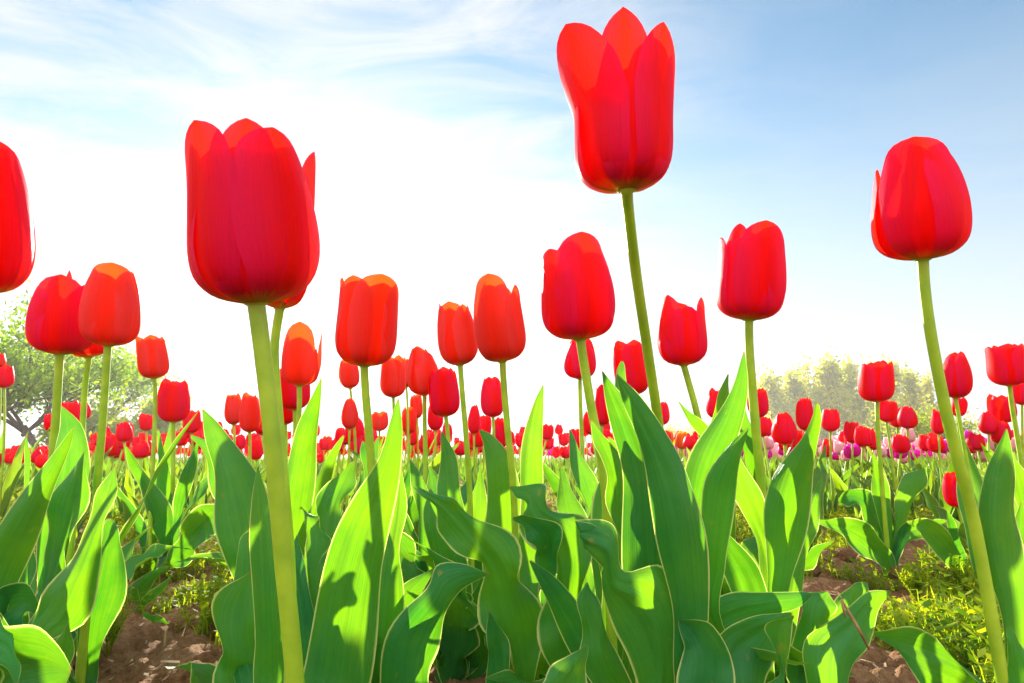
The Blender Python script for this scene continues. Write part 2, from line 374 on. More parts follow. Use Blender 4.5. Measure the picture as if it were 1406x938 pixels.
def leaf_surface(mb, L, Mi, Rr, seg=30, nx=9, ruffle=0.0, k=3.0, phase=0.0, mi=0, tipn=None, flut=None):
    t = np.linspace(0, 1, seg)
    L = spline(L, seg); Mi = spline(Mi, seg); Rr = spline(Rr, seg)
    T = unit(np.gradient(Mi, axis=0)); W = (Rr - L) / 2
    Nn = unit(np.cross(T, unit(W) + 1e-9))
    hw = np.linalg.norm(W, axis=1)
    q = np.linspace(-1, 1, nx)
    Q = q[None, :, None]
    V = Mi[:, None, :] + Q * W[:, None, :] + Q ** 2 * ((L + Rr) / 2 - Mi)[:, None, :]
    if ruffle > 0:
        ss = t[:, None] * 2 * math.pi * k + phase
        wob = np.where(q[None, :] > 0, np.sin(ss) + 0.45 * np.sin(1.83 * ss + 1.1), np.sin(ss * 0.93 + 2.2) + 0.45 * np.sin(2.1 * ss + 0.4))
        amp = ruffle * hw[:, None] * np.abs(q[None, :]) ** 2.2
        V = V + (amp * wob)[:, :, None] * Nn[:, None, :]
        wob2 = np.where(q[None, :] > 0, np.cos(ss), np.cos(ss * 0.93 + 2.2))
        V = V + (0.9 * amp * wob2)[:, :, None] * (np.sign(q)[None, :, None] * unit(W)[:, None, :])
    # slow undulation of the whole blade and a sharper keel
    und = (.15 * np.sin(t[:, None] * 8 + q[None, :] * 2.4 + phase) + .035 * np.cos(q[None, :] * 10 + phase + t[:, None] * 2)) * hw[:, None] * np.sin(math.pi * t)[:, None]
    keel = -.10 * hw[:, None] * np.exp(-(q[None, :] / .16) ** 2)
    V = V + (und + keel)[:, :, None] * Nn[:, None, :]
    UV = np.stack(np.broadcast_arrays(((q + 1) / 2)[None, :], t[:, None]), -1).reshape(-1, 2)
    mb.add(V, grid_faces(seg, nx), UV, mi)

def empty(name, loc, label, cat, group=None):
    o = bpy.data.objects.new(name, None)
    COL.objects.link(o); o.location = loc
    o.empty_display_size = 0.02
    o['label'] = label; o['category'] = cat
    if group: o['group'] = group
    return o

# ------------------------------------------------------------------ terrain
def ground_h(x, y):
    r = math.hypot(x, y)
    k = 1.0 / (1.0 + (r / 6.0) ** 2)
    h = 0.012 * noise.noise(Vector((x * 2.1, y * 2.1, 3.3)))
    f = noise.fractal(Vector((x * 9, y * 9, 1.0)), 0.8, 2.1, 5)
    c = abs(noise.noise(Vector((x * 17, y * 17, 8.0)))) + 0.55 * abs(noise.noise(Vector((x * 37, y * 37, 2.0)))) + 0.3 * abs(noise.noise(Vector((x * 90, y * 90, 2.0))))
    return k * (h + 0.016 * f + 0.026 * (0.45 - c)) - 0.004

rad = np.concatenate([np.geomspace(.12, .5, 14)[:-1], np.geomspace(.5, 2.6, 270)[:-1], np.geomspace(2.6, 400, 90)])
nr = len(rad)
ang = np.concatenate([np.linspace(R(-52), R(52), 440), np.linspace(R(52), R(308), 121)[1:-1]])
na = len(ang)
V = np.zeros((nr, na, 3))
for i, r in enumerate(rad):
    for j, a in enumerate(ang):
        x = r * math.sin(a); y = r * math.cos(a)
        V[i, j] = (x, y, ground_h(x, y) if r < 25 and abs(a) < 1.0 or r < 3 else -0.004)
mb = MB(); mb.add(V, grid_faces(nr, na, True))
# close the hole under the camera
g = mb.build('ground', M['soil_near'])
hole = MB()
rr = np.array([0.001, 0.06, 0.12])
H = np.zeros((3, na, 3))
for i, r in enumerate(rr):
    for j, a in enumerate(ang):
        H[i, j] = (r * math.sin(a), r * math.cos(a), V[0, j, 2] if i == 2 else -0.004)
bpy.data.objects.remove(g)
mb.add(H, grid_faces(3, na, True))
ground = mb.build('ground', M['soil_near'])
ground['kind'] = 'structure'

# ------------------------------------------------------------------ tulip parts
def petal_surface(mb, base, ax, ref, H, Wd, az, h=1.0, rt=0.6, w=0.85, p=0.2, sh=0.0, rb=1.0, ns=20, nx=13, seed=0, mi=0, curl=0.0):
    """one tepal: starts at the receptacle, bellies out to Wd/2 and closes to rt*Wd/2 at its tip"""
    rr = random.Random(seed)
    Wd = Wd * .93
    ax = unit(ax); e1 = unit(ref - ax * (ref @ ax)); e2 = np.cross(e1, ax)    # e1 towards the viewer, e2 to his right
    if e2 @ RGT < 0: e2 = -e2
    s = np.linspace(0, 1, ns); s = np.where(s > .7, .7 + .3 * (1 - np.clip(1 - (s - .7) / .3, 0, None) ** 1.7), s)
    zc = np.interp(s, [0, .07, .16, .27, .40, .55, .72, .87, 1.0], [0, .012, .055, .15, .30, .48, .69, .86, 1.0]) * h
    rp_ = np.array([.05, .36, .70, .93, 1.0, .99, .80 + .18 * rt if rt < 1 else .5 + .5 * rt, rt + (1 - rt) * (.45 if rt < 1 else .3), rt])
    rc = np.interp(s, [0, .07, .16, .27, .40, .55, .72, .87, 1.0], rp_)
    # smooth both profiles
    for _ in range(2):
        zc[1:-1] = (zc[:-2] + 2 * zc[1:-1] + zc[2:]) / 4; rc[1:-1] = (rc[:-2] + 2 * rc[1:-1] + rc[2:]) / 4
    rc = rc * Wd / 2 * rb
    zc = zc * H
    ww = np.interp(s, [0, .08, .2, .38, .55], [.10, .34, .70, .96, 1.0])
    ts = np.clip((s - .55) / .45, 0, 1)
    ww = ww * np.clip(1 - np.clip(ts, 0, 1) ** (2.6 - 1.1 * p), 0.0004, 1) ** (.40 + .30 * p)
    ww = ww * w * Wd / 2 * (1 + .012 * np.sin(s * 15 + seed) + .012 * np.sin(s * 31 + seed * 2) * (s > .6))
    q = np.linspace(-1, 1, nx)
    x = q[None, :] * ww[:, None]
    r_eff = np.maximum(rc, Wd * 0.36)[:, None]
    th = np.clip(x / r_eff, -1.5, 1.5)
    lat = r_eff * np.sin(th); rad_ = rc[:, None] - r_eff * (1 - np.cos(th)) * 0.92
    z = zc[:, None] + 0 * x
    # rounded top: centre of the tip higher than the flanks
    tipd = np.clip((s - 0.72) / 0.28, 0, 1)[:, None]
    wn = (ww / ww.max())[:, None]; z = z - tipd ** 2 * 0.02 * H * np.abs(q)[None, :] ** 2 * wn
    ph = rr.uniform(0, 6.28)
    rip = np.sin(s * 9 + ph)[:, None] * np.where(q > 0, 1, -0.8)[None, :] * np.abs(q)[None, :] ** 2
    rad_ = rad_ + Wd * 0.018 * rip + curl * Wd * tipd * (s[:, None])
    rad_ = rad_ - Wd * 0.012 * np.exp(-(q / 0.16) ** 2)[None, :] * np.sin(s * math.pi)[:, None]      # midrib crease
    z = z + H * 0.02 * np.sin(q * 5 + ph)[None, :] * tipd * (1 - .5 * p) * wn
    lat = lat + sh * Wd / 2 * (s[:, None] ** 2.2)
    a = R(az)
    er = math.cos(a) * e1 + math.sin(a) * e2
    et = -math.sin(a) * e1 + math.cos(a) * e2
    V = base + rad_[:, :, None] * er + lat[:, :, None] * et + z[:, :, None] * ax
    UV = np.stack(np.broadcast_arrays(((q + 1) / 2)[None, :], s[:, None]), -1).reshape(-1, 2)
    mb.add(V, grid_faces(ns, nx), UV, mi)

def random_petals(seed):
    r = random.Random(seed)
    style = r.choice(['cup', 'cup', 'closed', 'barrel'])
    rt = {'cup': 0.84, 'closed': 0.42, 'barrel': 0.66}[style]
    a0 = r.uniform(0, 120); L = []
    for k in range(3):
        L.append((a0 + 120 * k + r.uniform(-9, 9), r.uniform(.86, 1.0), rt * r.uniform(.8, 1.2), r.uniform(.88, 1.0), r.uniform(.1, .6), r.uniform(-.1, .1), 1.0))
    for k in range(3):
        L.append((a0 + 60 + 120 * k + r.uniform(-9, 9), r.uniform(.9, 1.0), rt * r.uniform(.65, .95), r.uniform(.88, .98), r.uniform(.1, .5), r.uniform(-.08, .08), .9))
    return L

def flower(parent, org, base, ax, ref, H, Wd, petals, size, mkey='red', seed=0):
    """flower cup with its six tepals; one mesh when it is small in the picture"""
    ns, nx = (26, 17) if size > 110 else (14, 9) if size > 48 else (9, 6)
    mb = MB()
    axu = unit(ax)
    # receptacle and pistil
    tube(mb, [base - axu * H * .03, base + axu * H * .0, base + axu * H * .03], [Wd * .01, Wd * .09, Wd * .12], n=10, seg=7, mi=0)
    tube(mb, [base, base + axu * H * .3, base + axu * H * .38], [Wd * .07, Wd * .06, Wd * .075], n=8, seg=5, mi=0)
    if size > 34:
        fo = mb.build('flower', M['cup'], parent, org)
        for k, pt in enumerate(petals):
            az, h, rt, w, p, sh, rb = pt[:7]
            pm = MB()
            petal_surface(pm, base, ax, ref, H, Wd, az, h, rt, w, p, sh, rb, ns, nx, seed * 10 + k)
            pm.build('petal', M[mkey], fo, org)
    else:
        for k, pt in enumerate(petals):
            az, h, rt, w, p, sh, rb = pt[:7]
            petal_surface(mb, base, ax, ref, H, Wd, az, h, rt, w, p, sh, rb, ns, nx, seed * 10 + k, mi=1)
        fo = mb.build('flower', [M['cup'], M[mkey]], parent, org)
    return fo

def auto_leaf(mb, base, az, Ln, w, t0, t1, twist=0.0, ruffle=.12, seg=20, nx=7, seed=0, fold=.5, mi=0, k=2.5):
    """a leaf rising from base towards azimuth az; t0, t1 = lean from upright at its foot and tip"""
    r = random.Random(seed)
    n = 7
    s = np.linspace(0, 1, n)
    lean = R(t0) + (R(t1) - R(t0)) * s ** 1.6
    d = np.stack([np.sin(lean) * math.cos(az), np.sin(lean) * math.sin(az), np.cos(lean)], 1)
    C = np.vstack([base, base + np.cumsum(d[:-1] * Ln / (n - 1), axis=0)])
    wp = np.interp(s, [0, .15, .4, .7, .9, 1.0], [.35, .6, 1.0, .72, .26, .02]) * w / 2
    tw = az + math.pi / 2 + twist * s
    Wv = np.stack([np.cos(tw), np.sin(tw), 0.25 * np.sin(twist * s * 2)], 1)
    T = unit(np.gradient(C, axis=0)); Wv = unit(Wv - T * np.sum(Wv * T, 1, keepdims=True))
    Nn = unit(np.cross(T, Wv))
    if (Nn[0] @ np.array([math.cos(az), math.sin(az), 0])) > 0: Nn = -Nn      # points up/inwards
    fo = np.interp(s, [0, .2, 1], [1.2, .8, .35]) * fold
    L = C - Wv * wp[:, None] + Nn * (wp * fo)[:, None]
    Rr = C + Wv * wp[:, None] + Nn * (wp * fo)[:, None]
    leaf_surface(mb, L[::-1], C[::-1], Rr[::-1], seg, nx, ruffle, k, r.uniform(0, 6), mi)

# ------------------------------------------------------------------ the near plants, measured one by one
# key: (head base px u, v ; head top px u, v ; width px ; depth m ; stem px points ; petals or seed ; label)
HFAC = 68.7
PL = {}
ORANGE_OR_FLARE = {'sunny', 'pale_left', 'notched', 'left_orange', 'egg_orange'}  # orange red blooms, and those near the sun with flare put into their colour
def tulip(key, ub, vb, ut, vt, w, stem, petals=None, label='', d=None, dstem=None, seed=None, mkey='red', leaves=3, srad=None, cat='tulip', group='red tulips in the flower field', foot=None, lh=1.0):
    if mkey == 'red' and (key in ORANGE_OR_FLARE or 'orange' in label.split(' tulip')[0]): mkey = 'redorange_flare'
    h = math.hypot(ut - ub, vt - vb)
    d = d or HFAC / h
    base = P(ub, vb, d); top = P(ut, vt, d)
    ax = top - base
    H = np.linalg.norm(ax); Wd = w * d / FPX
    # stem points with depth
    ds = dstem or d
    pts = [base]
    for k, (u, v) in enumerate(stem):
        f = (k + 1) / max(1, len(stem))
        pts.append(P(u, v, d + (ds - d) * f))
    last = pts[-1]
    if foot is None:
        dirn = (pts[-1] - pts[-2]) if len(pts) > 1 else np.array([0, 0, -1.0])
        sl = dirn[:2] / max(1e-3, -dirn[2]) if dirn[2] < -1e-3 else np.zeros(2)
        sl = np.clip(sl, -.25, .25)
        fx, fy = last[:2] + sl * last[2] * 0.5
    else:
        q = P(foot[0], foot[1], 1.0) - CAM
        t = -CAMZ / q[2]; fx, fy = (CAM + q * t)[:2]
    fz = ground_h(fx, fy) - 0.004
    ft = np.array([fx, fy, fz])
    if last[2] > 0.03: pts.append((last + ft) / 2 + np.array([0, 0, 0.0]))
    pts.append(ft)
    e = empty('tulip', ft, label, cat, group)
    mb = MB()
    r0 = srad or min(0.0042, max(0.0026, Wd * 0.062))
    tube(mb, [base + unit(ax) * H * .035] + [p for p in pts], [r0 * 1.25, r0 * .98, r0 * .96, r0 * .98, r0 * 1.02, r0 * 1.05, r0 * 1.1, r0 * 1.25], n=12 if h > 60 else 6, seg=36 if h > 60 else 14)
    mb.build('stem', M['stem'], e, ft)
    ref = unit((CAM - base) * np.array([1, 1, 0.0]))
    sd_ = seed if seed is not None else int(ub * 7 + vb)
    flower(e, ft, base, ax, ref, H, Wd, petals or random_petals(sd_), h, mkey, sd_)
    PL[key] = (e, ft, d)
    r = random.Random(sd_)
    zt = base[2]
    for k in range(leaves):
        az = r.uniform(0, 6.28)
        lm = MB()
        ln = (zt - ft[2]) * r.uniform(.62, .92) * lh
        b = ft + np.array([0, 0, .004]) + np.array([math.cos(az), math.sin(az), 0]) * .004
        big = h > 60
        auto_leaf(lm, b, az, ln, r.uniform(.028, .045), r.uniform(6, 22), r.uniform(18, 75), r.uniform(-1.3, 1.3), r.uniform(.1, .3), 24 if big else 14, 9 if big else 5, sd_ + k)
        lm.build('leaf', M['leaf'] if d < 1.2 else M['leaf_far'], e, ft)
    return e

#                 az    h    rt   w    p    sh   rb
big_petals = [(-46, .88, 1.34, 1.0, .30, -.22, .98), (4, .985, .42, .76, .85, .0, .93), (48, .86, .98, .66, .60, .16, .98), (20, .62, .8, .9, .2, 0, .9),
              (-98, .55, .98, .80, .2, .0, 1.05), (108, .72, .80, .80, .3, 0, .95), (175, .80, .5, .85, .4, 0, .93)]
tulip('far_left', -22, 404, -22, 196, 118, [(-20, 500), (-14, 938)], [(20, 1.0, .55, 1.0, .1, 0, 1.0), (95, .97, .6, .9, .1, 0, .95), (140, .95, .6, .95, .1, 0, 1), (-100, .95, .6, .95, .1, 0, 1), (-50, .95, .6, .95, .1, 0, .93), (200, .95, .6, .95, .1, 0, .93)],
      'large red tulip cut off by the left edge of the picture', leaves=0)
tulip('veined', 352, 418, 340, 182, 174, [(360, 480), (374, 600), (388, 760), (405, 938)],
      [(-56, .985, .92, .80, .32, .02, 1.0), (36, .975, .66, .96, .20, -.04, 1.05), (-12, 1.03, .50, .62, .30, .08, .88), (0, .80, .8, .9, .2, 0, .94), (118, .90, .8, .9, .2, 0, .95), (-110, .9, .8, .9, .2, 0, .97), (178, .9, .7, .95, .2, 0, .95)],
      'biggest red tulip of the left half, thick stem running down to the bottom edge', leaves=0, srad=0.0041)
tulip('hidden_twin', 384, 424, 394, 200, 84, [(377, 480), (382, 560), (392, 680), (400, 800)],
      [(66, .97, 1.0, .85, .1, .0, 1.0), (-40, .8, .7, .9, .2, 0, .95), (120, .85, .8, .8, .2, 0, .95), (180, .8, .7, .9, .2, 0, .95), (-110, .8, .7, .9, .2, 0, .95)],
      'red tulip mostly hidden behind the biggest one, its second stem showing at the right', d=.36, leaves=0)
tulip('tall_open', 860, 263, 853, 20, 142, [(864, 300), (874, 380), (889, 480), (905, 590), (915, 700)], big_petals,
      'tallest red tulip with flared pointed petals, highest against the blue sky', dstem=.41, leaves=0)
tulip('right_egg', 1267, 357, 1256, 189, 122, [(1270, 400), (1280, 470), (1300, 570), (1318, 640), (1340, 730)],
      [(8, .98, .36, 1.05, .12, -.04, 1.0), (66, .90, .50, .95, .3, .0, 1.02), (-58, .93, .46, .9, .2, 0, .94), (-96, .80, .80, .60, .25, -.02, 1.04), (130, .9, .5, .95, .2, 0, .95), (190, .95, .4, .95, .2, 0, .93)],
      'tall egg shaped red tulip at the right, closed, on a long curving stem', leaves=0)
tulip('right_cup', 1028, 440, 1034, 308, 98, [(1029, 480), (1036, 570), (1047, 690), (1050, 760)],
      [(24, .99, .78, .90, .15, .04, 1.0), (-38, .985, .62, .55, .25, -.02, .90), (-6, .86, .8, .9, .2, 0, .95), (-80, .86, .90, .75, .4, -.02, 1.0), (80, .86, .8, .9, .2, 0, .98), (140, .9, .7, .95, .2, 0, .95), (200, .98, .6, .95, .2, 0, .93)],
      'red cup tulip with straight stem between the tallest tulip and the right egg shaped one', leaves=0)
tulip('pink_flush', 797, 467, 786, 322, 106, [(802, 500), (812, 560), (824, 620), (832, 680), (835, 740)],
      [(24, 1.0, .40, 1.05, .25, .08, 1.0), (-50, .86, .82, .85, .35, -.02, 1.0), (-16, .92, .5, .6, .3, 0, .90), (-92, .74, .90, .7, .2, 0, .97), (110, .7, .8, .9, .2, 0, .97), (180, .85, .7, .95, .2, 0, .95)],
      'crimson tulip with pink flushed petals left of the tallest tulip', leaves=0)
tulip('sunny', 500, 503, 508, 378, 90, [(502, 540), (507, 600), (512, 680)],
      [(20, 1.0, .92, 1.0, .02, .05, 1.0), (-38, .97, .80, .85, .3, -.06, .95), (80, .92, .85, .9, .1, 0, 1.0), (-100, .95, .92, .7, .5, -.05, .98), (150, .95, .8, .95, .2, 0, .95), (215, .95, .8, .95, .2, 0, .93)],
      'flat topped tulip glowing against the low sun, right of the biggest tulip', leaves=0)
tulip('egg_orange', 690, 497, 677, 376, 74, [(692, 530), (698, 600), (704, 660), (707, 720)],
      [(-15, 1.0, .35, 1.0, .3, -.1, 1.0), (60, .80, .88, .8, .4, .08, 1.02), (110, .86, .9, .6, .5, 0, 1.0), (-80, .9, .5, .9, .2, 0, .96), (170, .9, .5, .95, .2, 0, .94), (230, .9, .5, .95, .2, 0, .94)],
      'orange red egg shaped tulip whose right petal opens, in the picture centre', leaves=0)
tulip('notched', 632, 502, 622, 413, 60, [(634, 530), (640, 600), (645, 680)], None, 'flare tinted salmon red tulip with stepped top just left of the orange egg shaped one', seed=4, leaves=1)
tulip('left_pink', 82, 487, 88, 378, 86, [(80, 520), (77, 570), (71, 650), (66, 720)],
      [(-12, 1.0, .42, 1.05, .15, 0, 1.0), (62, .82, 1.15, .5, .4, .12, 1.03), (-80, .85, .7, .9, .2, 0, 1.0), (100, .7, .9, .9, .2, 0, .97), (40, .9, .7, .7, .6, .2, .92), (180, .85, .7, .95, .2, 0, .95)],
      'rose red tulip at far left with one petal peeling off to the right', leaves=0)
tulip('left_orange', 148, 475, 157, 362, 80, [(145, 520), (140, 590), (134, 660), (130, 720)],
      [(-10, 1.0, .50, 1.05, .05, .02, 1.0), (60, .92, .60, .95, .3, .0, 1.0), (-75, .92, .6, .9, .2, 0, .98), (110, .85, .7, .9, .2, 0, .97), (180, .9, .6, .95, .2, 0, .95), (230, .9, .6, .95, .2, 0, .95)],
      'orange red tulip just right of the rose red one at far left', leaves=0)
tulip('left_behind', 122, 491, 110, 372, 60, [(117, 530), (113, 590), (108, 650)], [(-40, 1.0, .55, .35, .8, -.1, 1.0), (20, .7, .7, .9, .2, 0, 1.0), (90, .7, .7, .9, .2, 0, 1.0), (200, .8, .6, .9, .2, 0, .95)],
      'red tulip behind the far left pair, a pointed petal tip and its base peeking out', d=.66, leaves=1)
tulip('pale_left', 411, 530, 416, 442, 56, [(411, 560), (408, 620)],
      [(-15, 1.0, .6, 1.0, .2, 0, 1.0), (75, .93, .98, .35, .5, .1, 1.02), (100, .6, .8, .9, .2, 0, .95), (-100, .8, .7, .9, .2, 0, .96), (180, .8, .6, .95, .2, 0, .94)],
      'flare tinted salmon tulip with one separate thin petal, under the biggest tulip', leaves=0)
tulip('right_small', 939, 502, 931, 404, 72, [(944, 520), (955, 560), (965, 610)],
      [(10, .84, .62, 1.0, .15, 0, 1.0), (-50, 1.0, .62, .95, .35, .1, 1.0), (70, .92, .92, .55, .1, 0, 1.02), (-110, .8, .7, .9, .2, 0, .97), (130, .7, .7, .9, .2, 0, .95), (190, .9, .6, .95, .2, 0, .93)],
      'bright red tulip on a slanting stem between the tallest tulip and the red cup tulip', leaves=0)

# medium tulips seen between and behind
MID = [
 (212, 520, 208, 459, 42, [(213, 560)], 'orange tulip standing alone left of the biggest tulip', {}),
 (238, 580, 240, 518, 45, [(238, 620), (237, 680)], 'red tulip left of the biggest one with pale pink flanks, leafy base on bare ground', {'foot': (231, 770), 'leaves': 0}),
 (405, 563, 403, 497, 46, [(405, 600)], 'dull red tulip directly behind the salmon one below the biggest tulip', {}),
 (392, 583, 393, 522, 34, [(393, 620)], 'dark red tulip tucked behind the two thick stems', {}),
 (481, 534, 478, 492, 30, [(484, 560), (488, 610)], 'small orange tulip under the flat topped sunlit one', {}),
 (480, 590, 481, 546, 26, [(479, 620)], 'narrow orange red tulip with horned top below the small orange one', {}),
 (487, 608, 487, 572, 30, [(488, 640)], 'little red tulip tucked behind the horned narrow one', {}),
 (521, 592, 521, 563, 27, [(521, 630)], 'little orange tulip half covered by a leaf tip right of the sunlit stem', {}),
 (540, 546, 540, 487, 38, [(541, 580)], 'orange red tulip right above the long pointed leaf tip', {}),
 (583, 543, 577, 474, 48, [(583, 580), (584, 620)], 'orange tulip with ragged shoulders left of the crimson one in the centre group', {}),
 (558, 532, 556, 489, 28, [(560, 570)], 'small orange tulip peeking out left of the ragged shouldered one', {}),
 (612, 572, 607, 503, 46, [(615, 600)], 'crimson closed tulip in front of the centre group', {}),
 (598, 592, 598, 548, 24, [(598, 630)], 'small red tulip hanging just below the crimson closed one', {}),
 (562, 596, 562, 556, 23, [(562, 640)], 'little orange red tulip below the ragged shouldered group', {}),
 (573, 575, 570, 540, 19, [(574, 620)], 'small orange red bud low between the centre group stems', {}),
 (677, 573, 674, 515, 36, [(678, 600), (678, 640)], 'red tulip with toothed top below the orange egg shaped one', {}),
 (651, 597, 651, 554, 20, [(651, 640)], 'narrow red tulip left of the toothed topped one', {}),
 (664, 604, 665, 568, 22, [(664, 640)], 'dark red tulip behind the stem of the toothed topped one', {}),
 (687, 617, 687, 570, 24, [(688, 650)], 'deep red tulip behind the stem of the orange egg shaped one', {}),
 (796, 521, 796, 462, 48, [(797, 560), (799, 610)], 'red tulip right underneath the pink flushed crimson one', {}),
 (872, 543, 857, 464, 50, [(876, 600)], 'red tulip behind the two tall pointed leaves left of the tallest stem', {}),
 (826, 585, 830, 525, 26, [(826, 640)], 'pinkish red tulip half hidden behind the tall leaf pair', {}),
 (1204, 552, 1201, 495, 48, [(1206, 600), (1212, 680)], 'red tulip with notched top in front of the pale tree row', {'foot': (1222, 795), 'leaves': 0}),
 (1217, 580, 1218, 546, 28, [(1222, 610), (1226, 640)], 'small red tulip behind the notched one before the tree row', {}),
 (1312, 547, 1312, 482, 42, [(1318, 580), (1330, 650)], 'red tulip right behind the long curving stem', {}),
 (1314, 572, 1318, 543, 22, [(1318, 610)], 'small red tulip below the one behind the curving stem', {}),
 (1386, 530, 1380, 469, 50, [(1390, 560), (1400, 620)], 'red tulip with one lifted petal near the right edge', {}),
 (1378, 581, 1374, 541, 36, [(1380, 620)], 'squarish red tulip under the one near the right edge', {}),
 (1403, 556, 1400, 522, 30, [(1404, 610)], 'red tulip cut by the right edge', {}),
 (1370, 610, 1372, 578, 20, [(1370, 650)], 'small red tulip behind the big leaf at right', {}),
 (1315, 696, 1306, 648, 32, [(1320, 715), (1326, 745)], 'low red tulip opening near the ground beside the curving stem', {'lh': 1.2}),
 (1246, 589, 1246, 557, 28, [(1248, 630)], 'rounded red tulip in front of the yellow green bush', {}),
 (1232, 587, 1230, 558, 22, [(1234, 630)], 'small red tulip left beside the rounded one before the bush', {}),
 (1289, 597, 1287, 560, 20, [(1291, 640)], 'narrow red tulip left of the long curving stem', {}),
 (1282, 617, 1281, 594, 22, [(1284, 660)], 'small open red tulip beneath the narrow one by the curving stem', {}),
 (1078, 611, 1075, 566, 37, [(1080, 650)], 'square red tulip above the pink flowers right of the cup tulip', {}),
 (1106, 592, 1104, 545, 26, [(1108, 640)], 'red tulip with one pulled off petal beside the brown tipped leaf', {}),
 (1094, 616, 1094, 588, 28, [(1096, 660)], 'red tulip low between the square one and the brown tipped leaf', {}),
 (1140, 593, 1140, 561, 26, [(1141, 640)], 'rounded red tulip right of the brown tipped leaf', {}),
 (1170, 609, 1169, 578, 21, [(1171, 650)], 'small red tulip left of the notched one, above magenta flowers', {}),
 (1192, 613, 1191, 587, 21, [(1193, 655)], 'small square red tulip touching the stem of the notched one', {}),
 (1135, 628, 1137, 600, 15, [(1136, 660)], 'narrow red tulip below the rounded one by the brown tipped leaf', {}),
 (981, 575, 982, 532, 26, [(982, 610)], 'red tulip with jagged top left of the S shaped leaf', {}),
 (1042, 574, 1040, 530, 30, [(1043, 620)], 'red tulip behind the stem of the cup tulip', {}),
 (1052, 600, 1051, 572, 20, [(1052, 640)], 'small red tulip low behind the cup tulip stem', {}),
 (908, 584, 910, 550, 24, [(909, 620)], 'pale red tulip behind the stem of the tallest one', {}),
 (958, 613, 957, 590, 13, [(958, 650)], 'small red bud under the slanting stem', {}),
 (919, 615, 918, 590, 15, [(919, 650)], 'orange topped tulip right of the tall stem foot, left one of two', {'mkey': 'orange'}),
 (936, 617, 936, 591, 18, [(936, 650)], 'orange topped tulip right of the tall stem foot, right one of two', {'mkey': 'orange'}),
 (99, 586, 96, 548, 28, [(100, 630)], 'red tulip behind the two far left stems, left of the middle thin one', {}),
 (117, 576, 117, 550, 16, [(117, 620)], 'pink edged red tulip behind the middle thin stem at left', {}),
 (68, 592, 67, 567, 14, [(68, 630)], 'small red tulip left of the first far left stem', {}),
 (154, 627, 154, 594, 30, [(155, 660)], 'low cup shaped red tulip right of the orange tulip stem at left', {}),
 (172, 603, 171, 580, 24, [(172, 650)], 'small rounded red tulip in front of the yellow willow', {}),
 (201, 592, 201, 567, 19, [(202, 640)], 'small red tulip right of the yellow willow', {}),
 (202, 627, 202, 603, 19, [(203, 660)], 'tiny red tulip below the one right of the willow', {}),
 (321, 584, 320, 538, 26, [(322, 620)], 'narrow orange red tulip left of the thick stem', {}),
 (343, 594, 343, 537, 30, [(343, 640)], 'orange red tulip touching the thick stem from the left', {}),
 (352, 632, 351, 601, 20, [(353, 670)], 'small red tulip below, against the thick stem', {}),
 (263, 603, 264, 574, 22, [(263, 650)], 'open red tulip between the pale flanked one and the big leaf', {}),
 (280, 605, 280, 576, 18, [(280, 650)], 'red tulip hidden behind the tip of the big left leaf', {}),
 (253, 612, 252, 586, 12, [(254, 650)], 'thin pinkish bud just right of the pale flanked tulip stem', {}),
 (6, 533, 5, 500, 26, [(6, 600)], 'crimson tulip at the left edge in front of the tree', {}),
 (0, 505, -1, 484, 16, [(1, 560)], 'orange tulip cut by the left edge above the crimson one', {}),
 (450, 619, 449, 597, 15, [(451, 650)], 'small orange tulip left of the sunlit stem among leaf tips', {}),
 (434, 600, 434, 583, 11, [(434, 640)], 'tiny orange tulip right of the pointed pale leaf', {}),
 (440, 636, 440, 621, 11, [(440, 660)], 'tiny red tulip down between the leaves right of the thick stem', {}),
 (467, 624, 467, 605, 10, [(467, 650)], 'tiny red tulip left of the sunlit tulip stem', {}),
 (1345, 620, 1343, 598, 28, [(1345, 660)], 'largest magenta tulip at the right beside the big leaf', {'mkey': 'magenta', 'd': 2.2}),
 (1330, 610, 1330, 590, 16, [(1331, 650)], 'violet pink tulip left of the largest magenta one', {'mkey': 'magenta', 'd': 2.6}),
]
for i, (ub, vb, ut, vt, w, st, lab, kw) in enumerate(MID):
    kw = dict(kw); kw.setdefault('leaves', 3 if vb < 700 else 3)
    if 'd' not in kw: kw['d'] = min(3.2, 66.0 / math.hypot(ut - ub, vt - vb)) * (1 + 0.05 * math.sin(i * 1.7))
    tulip('m%d' % i, ub, vb, ut, vt, w, st, None, lab, seed=100 + i, **kw)

# flowerless leafy plants
def leafy(key, u, d, label, group='tulips without a flower in view'):
    b = P(u, 600, d); fz = ground_h(b[0], b[1]) - .004
    ft = np.array([b[0], b[1], fz])
    PL[key] = (empty('tulip_plant', ft, label, 'tulip', group), ft, d)
leafy('front_curl', 560, .46, 'leafy plant at the bottom centre whose leaf tip curls to the right')
leafy('front_bow', 1120, .46, 'broad bowed leaves at the bottom right with a dry twig lying on them')
leafy('low_left', -70, .42, 'broad pale edged leaf rising into the bottom left corner')
leafy('right_edge', 1440, .62, 'narrow leaves entering from the right edge behind the big upright leaf')
leafy('young', 150, .95, 'slender light green leaves low on the ground at left between the plants')
leafy('mid_dark', 625, .66, 'upright dark leaves in the centre behind the big wavy leaf')

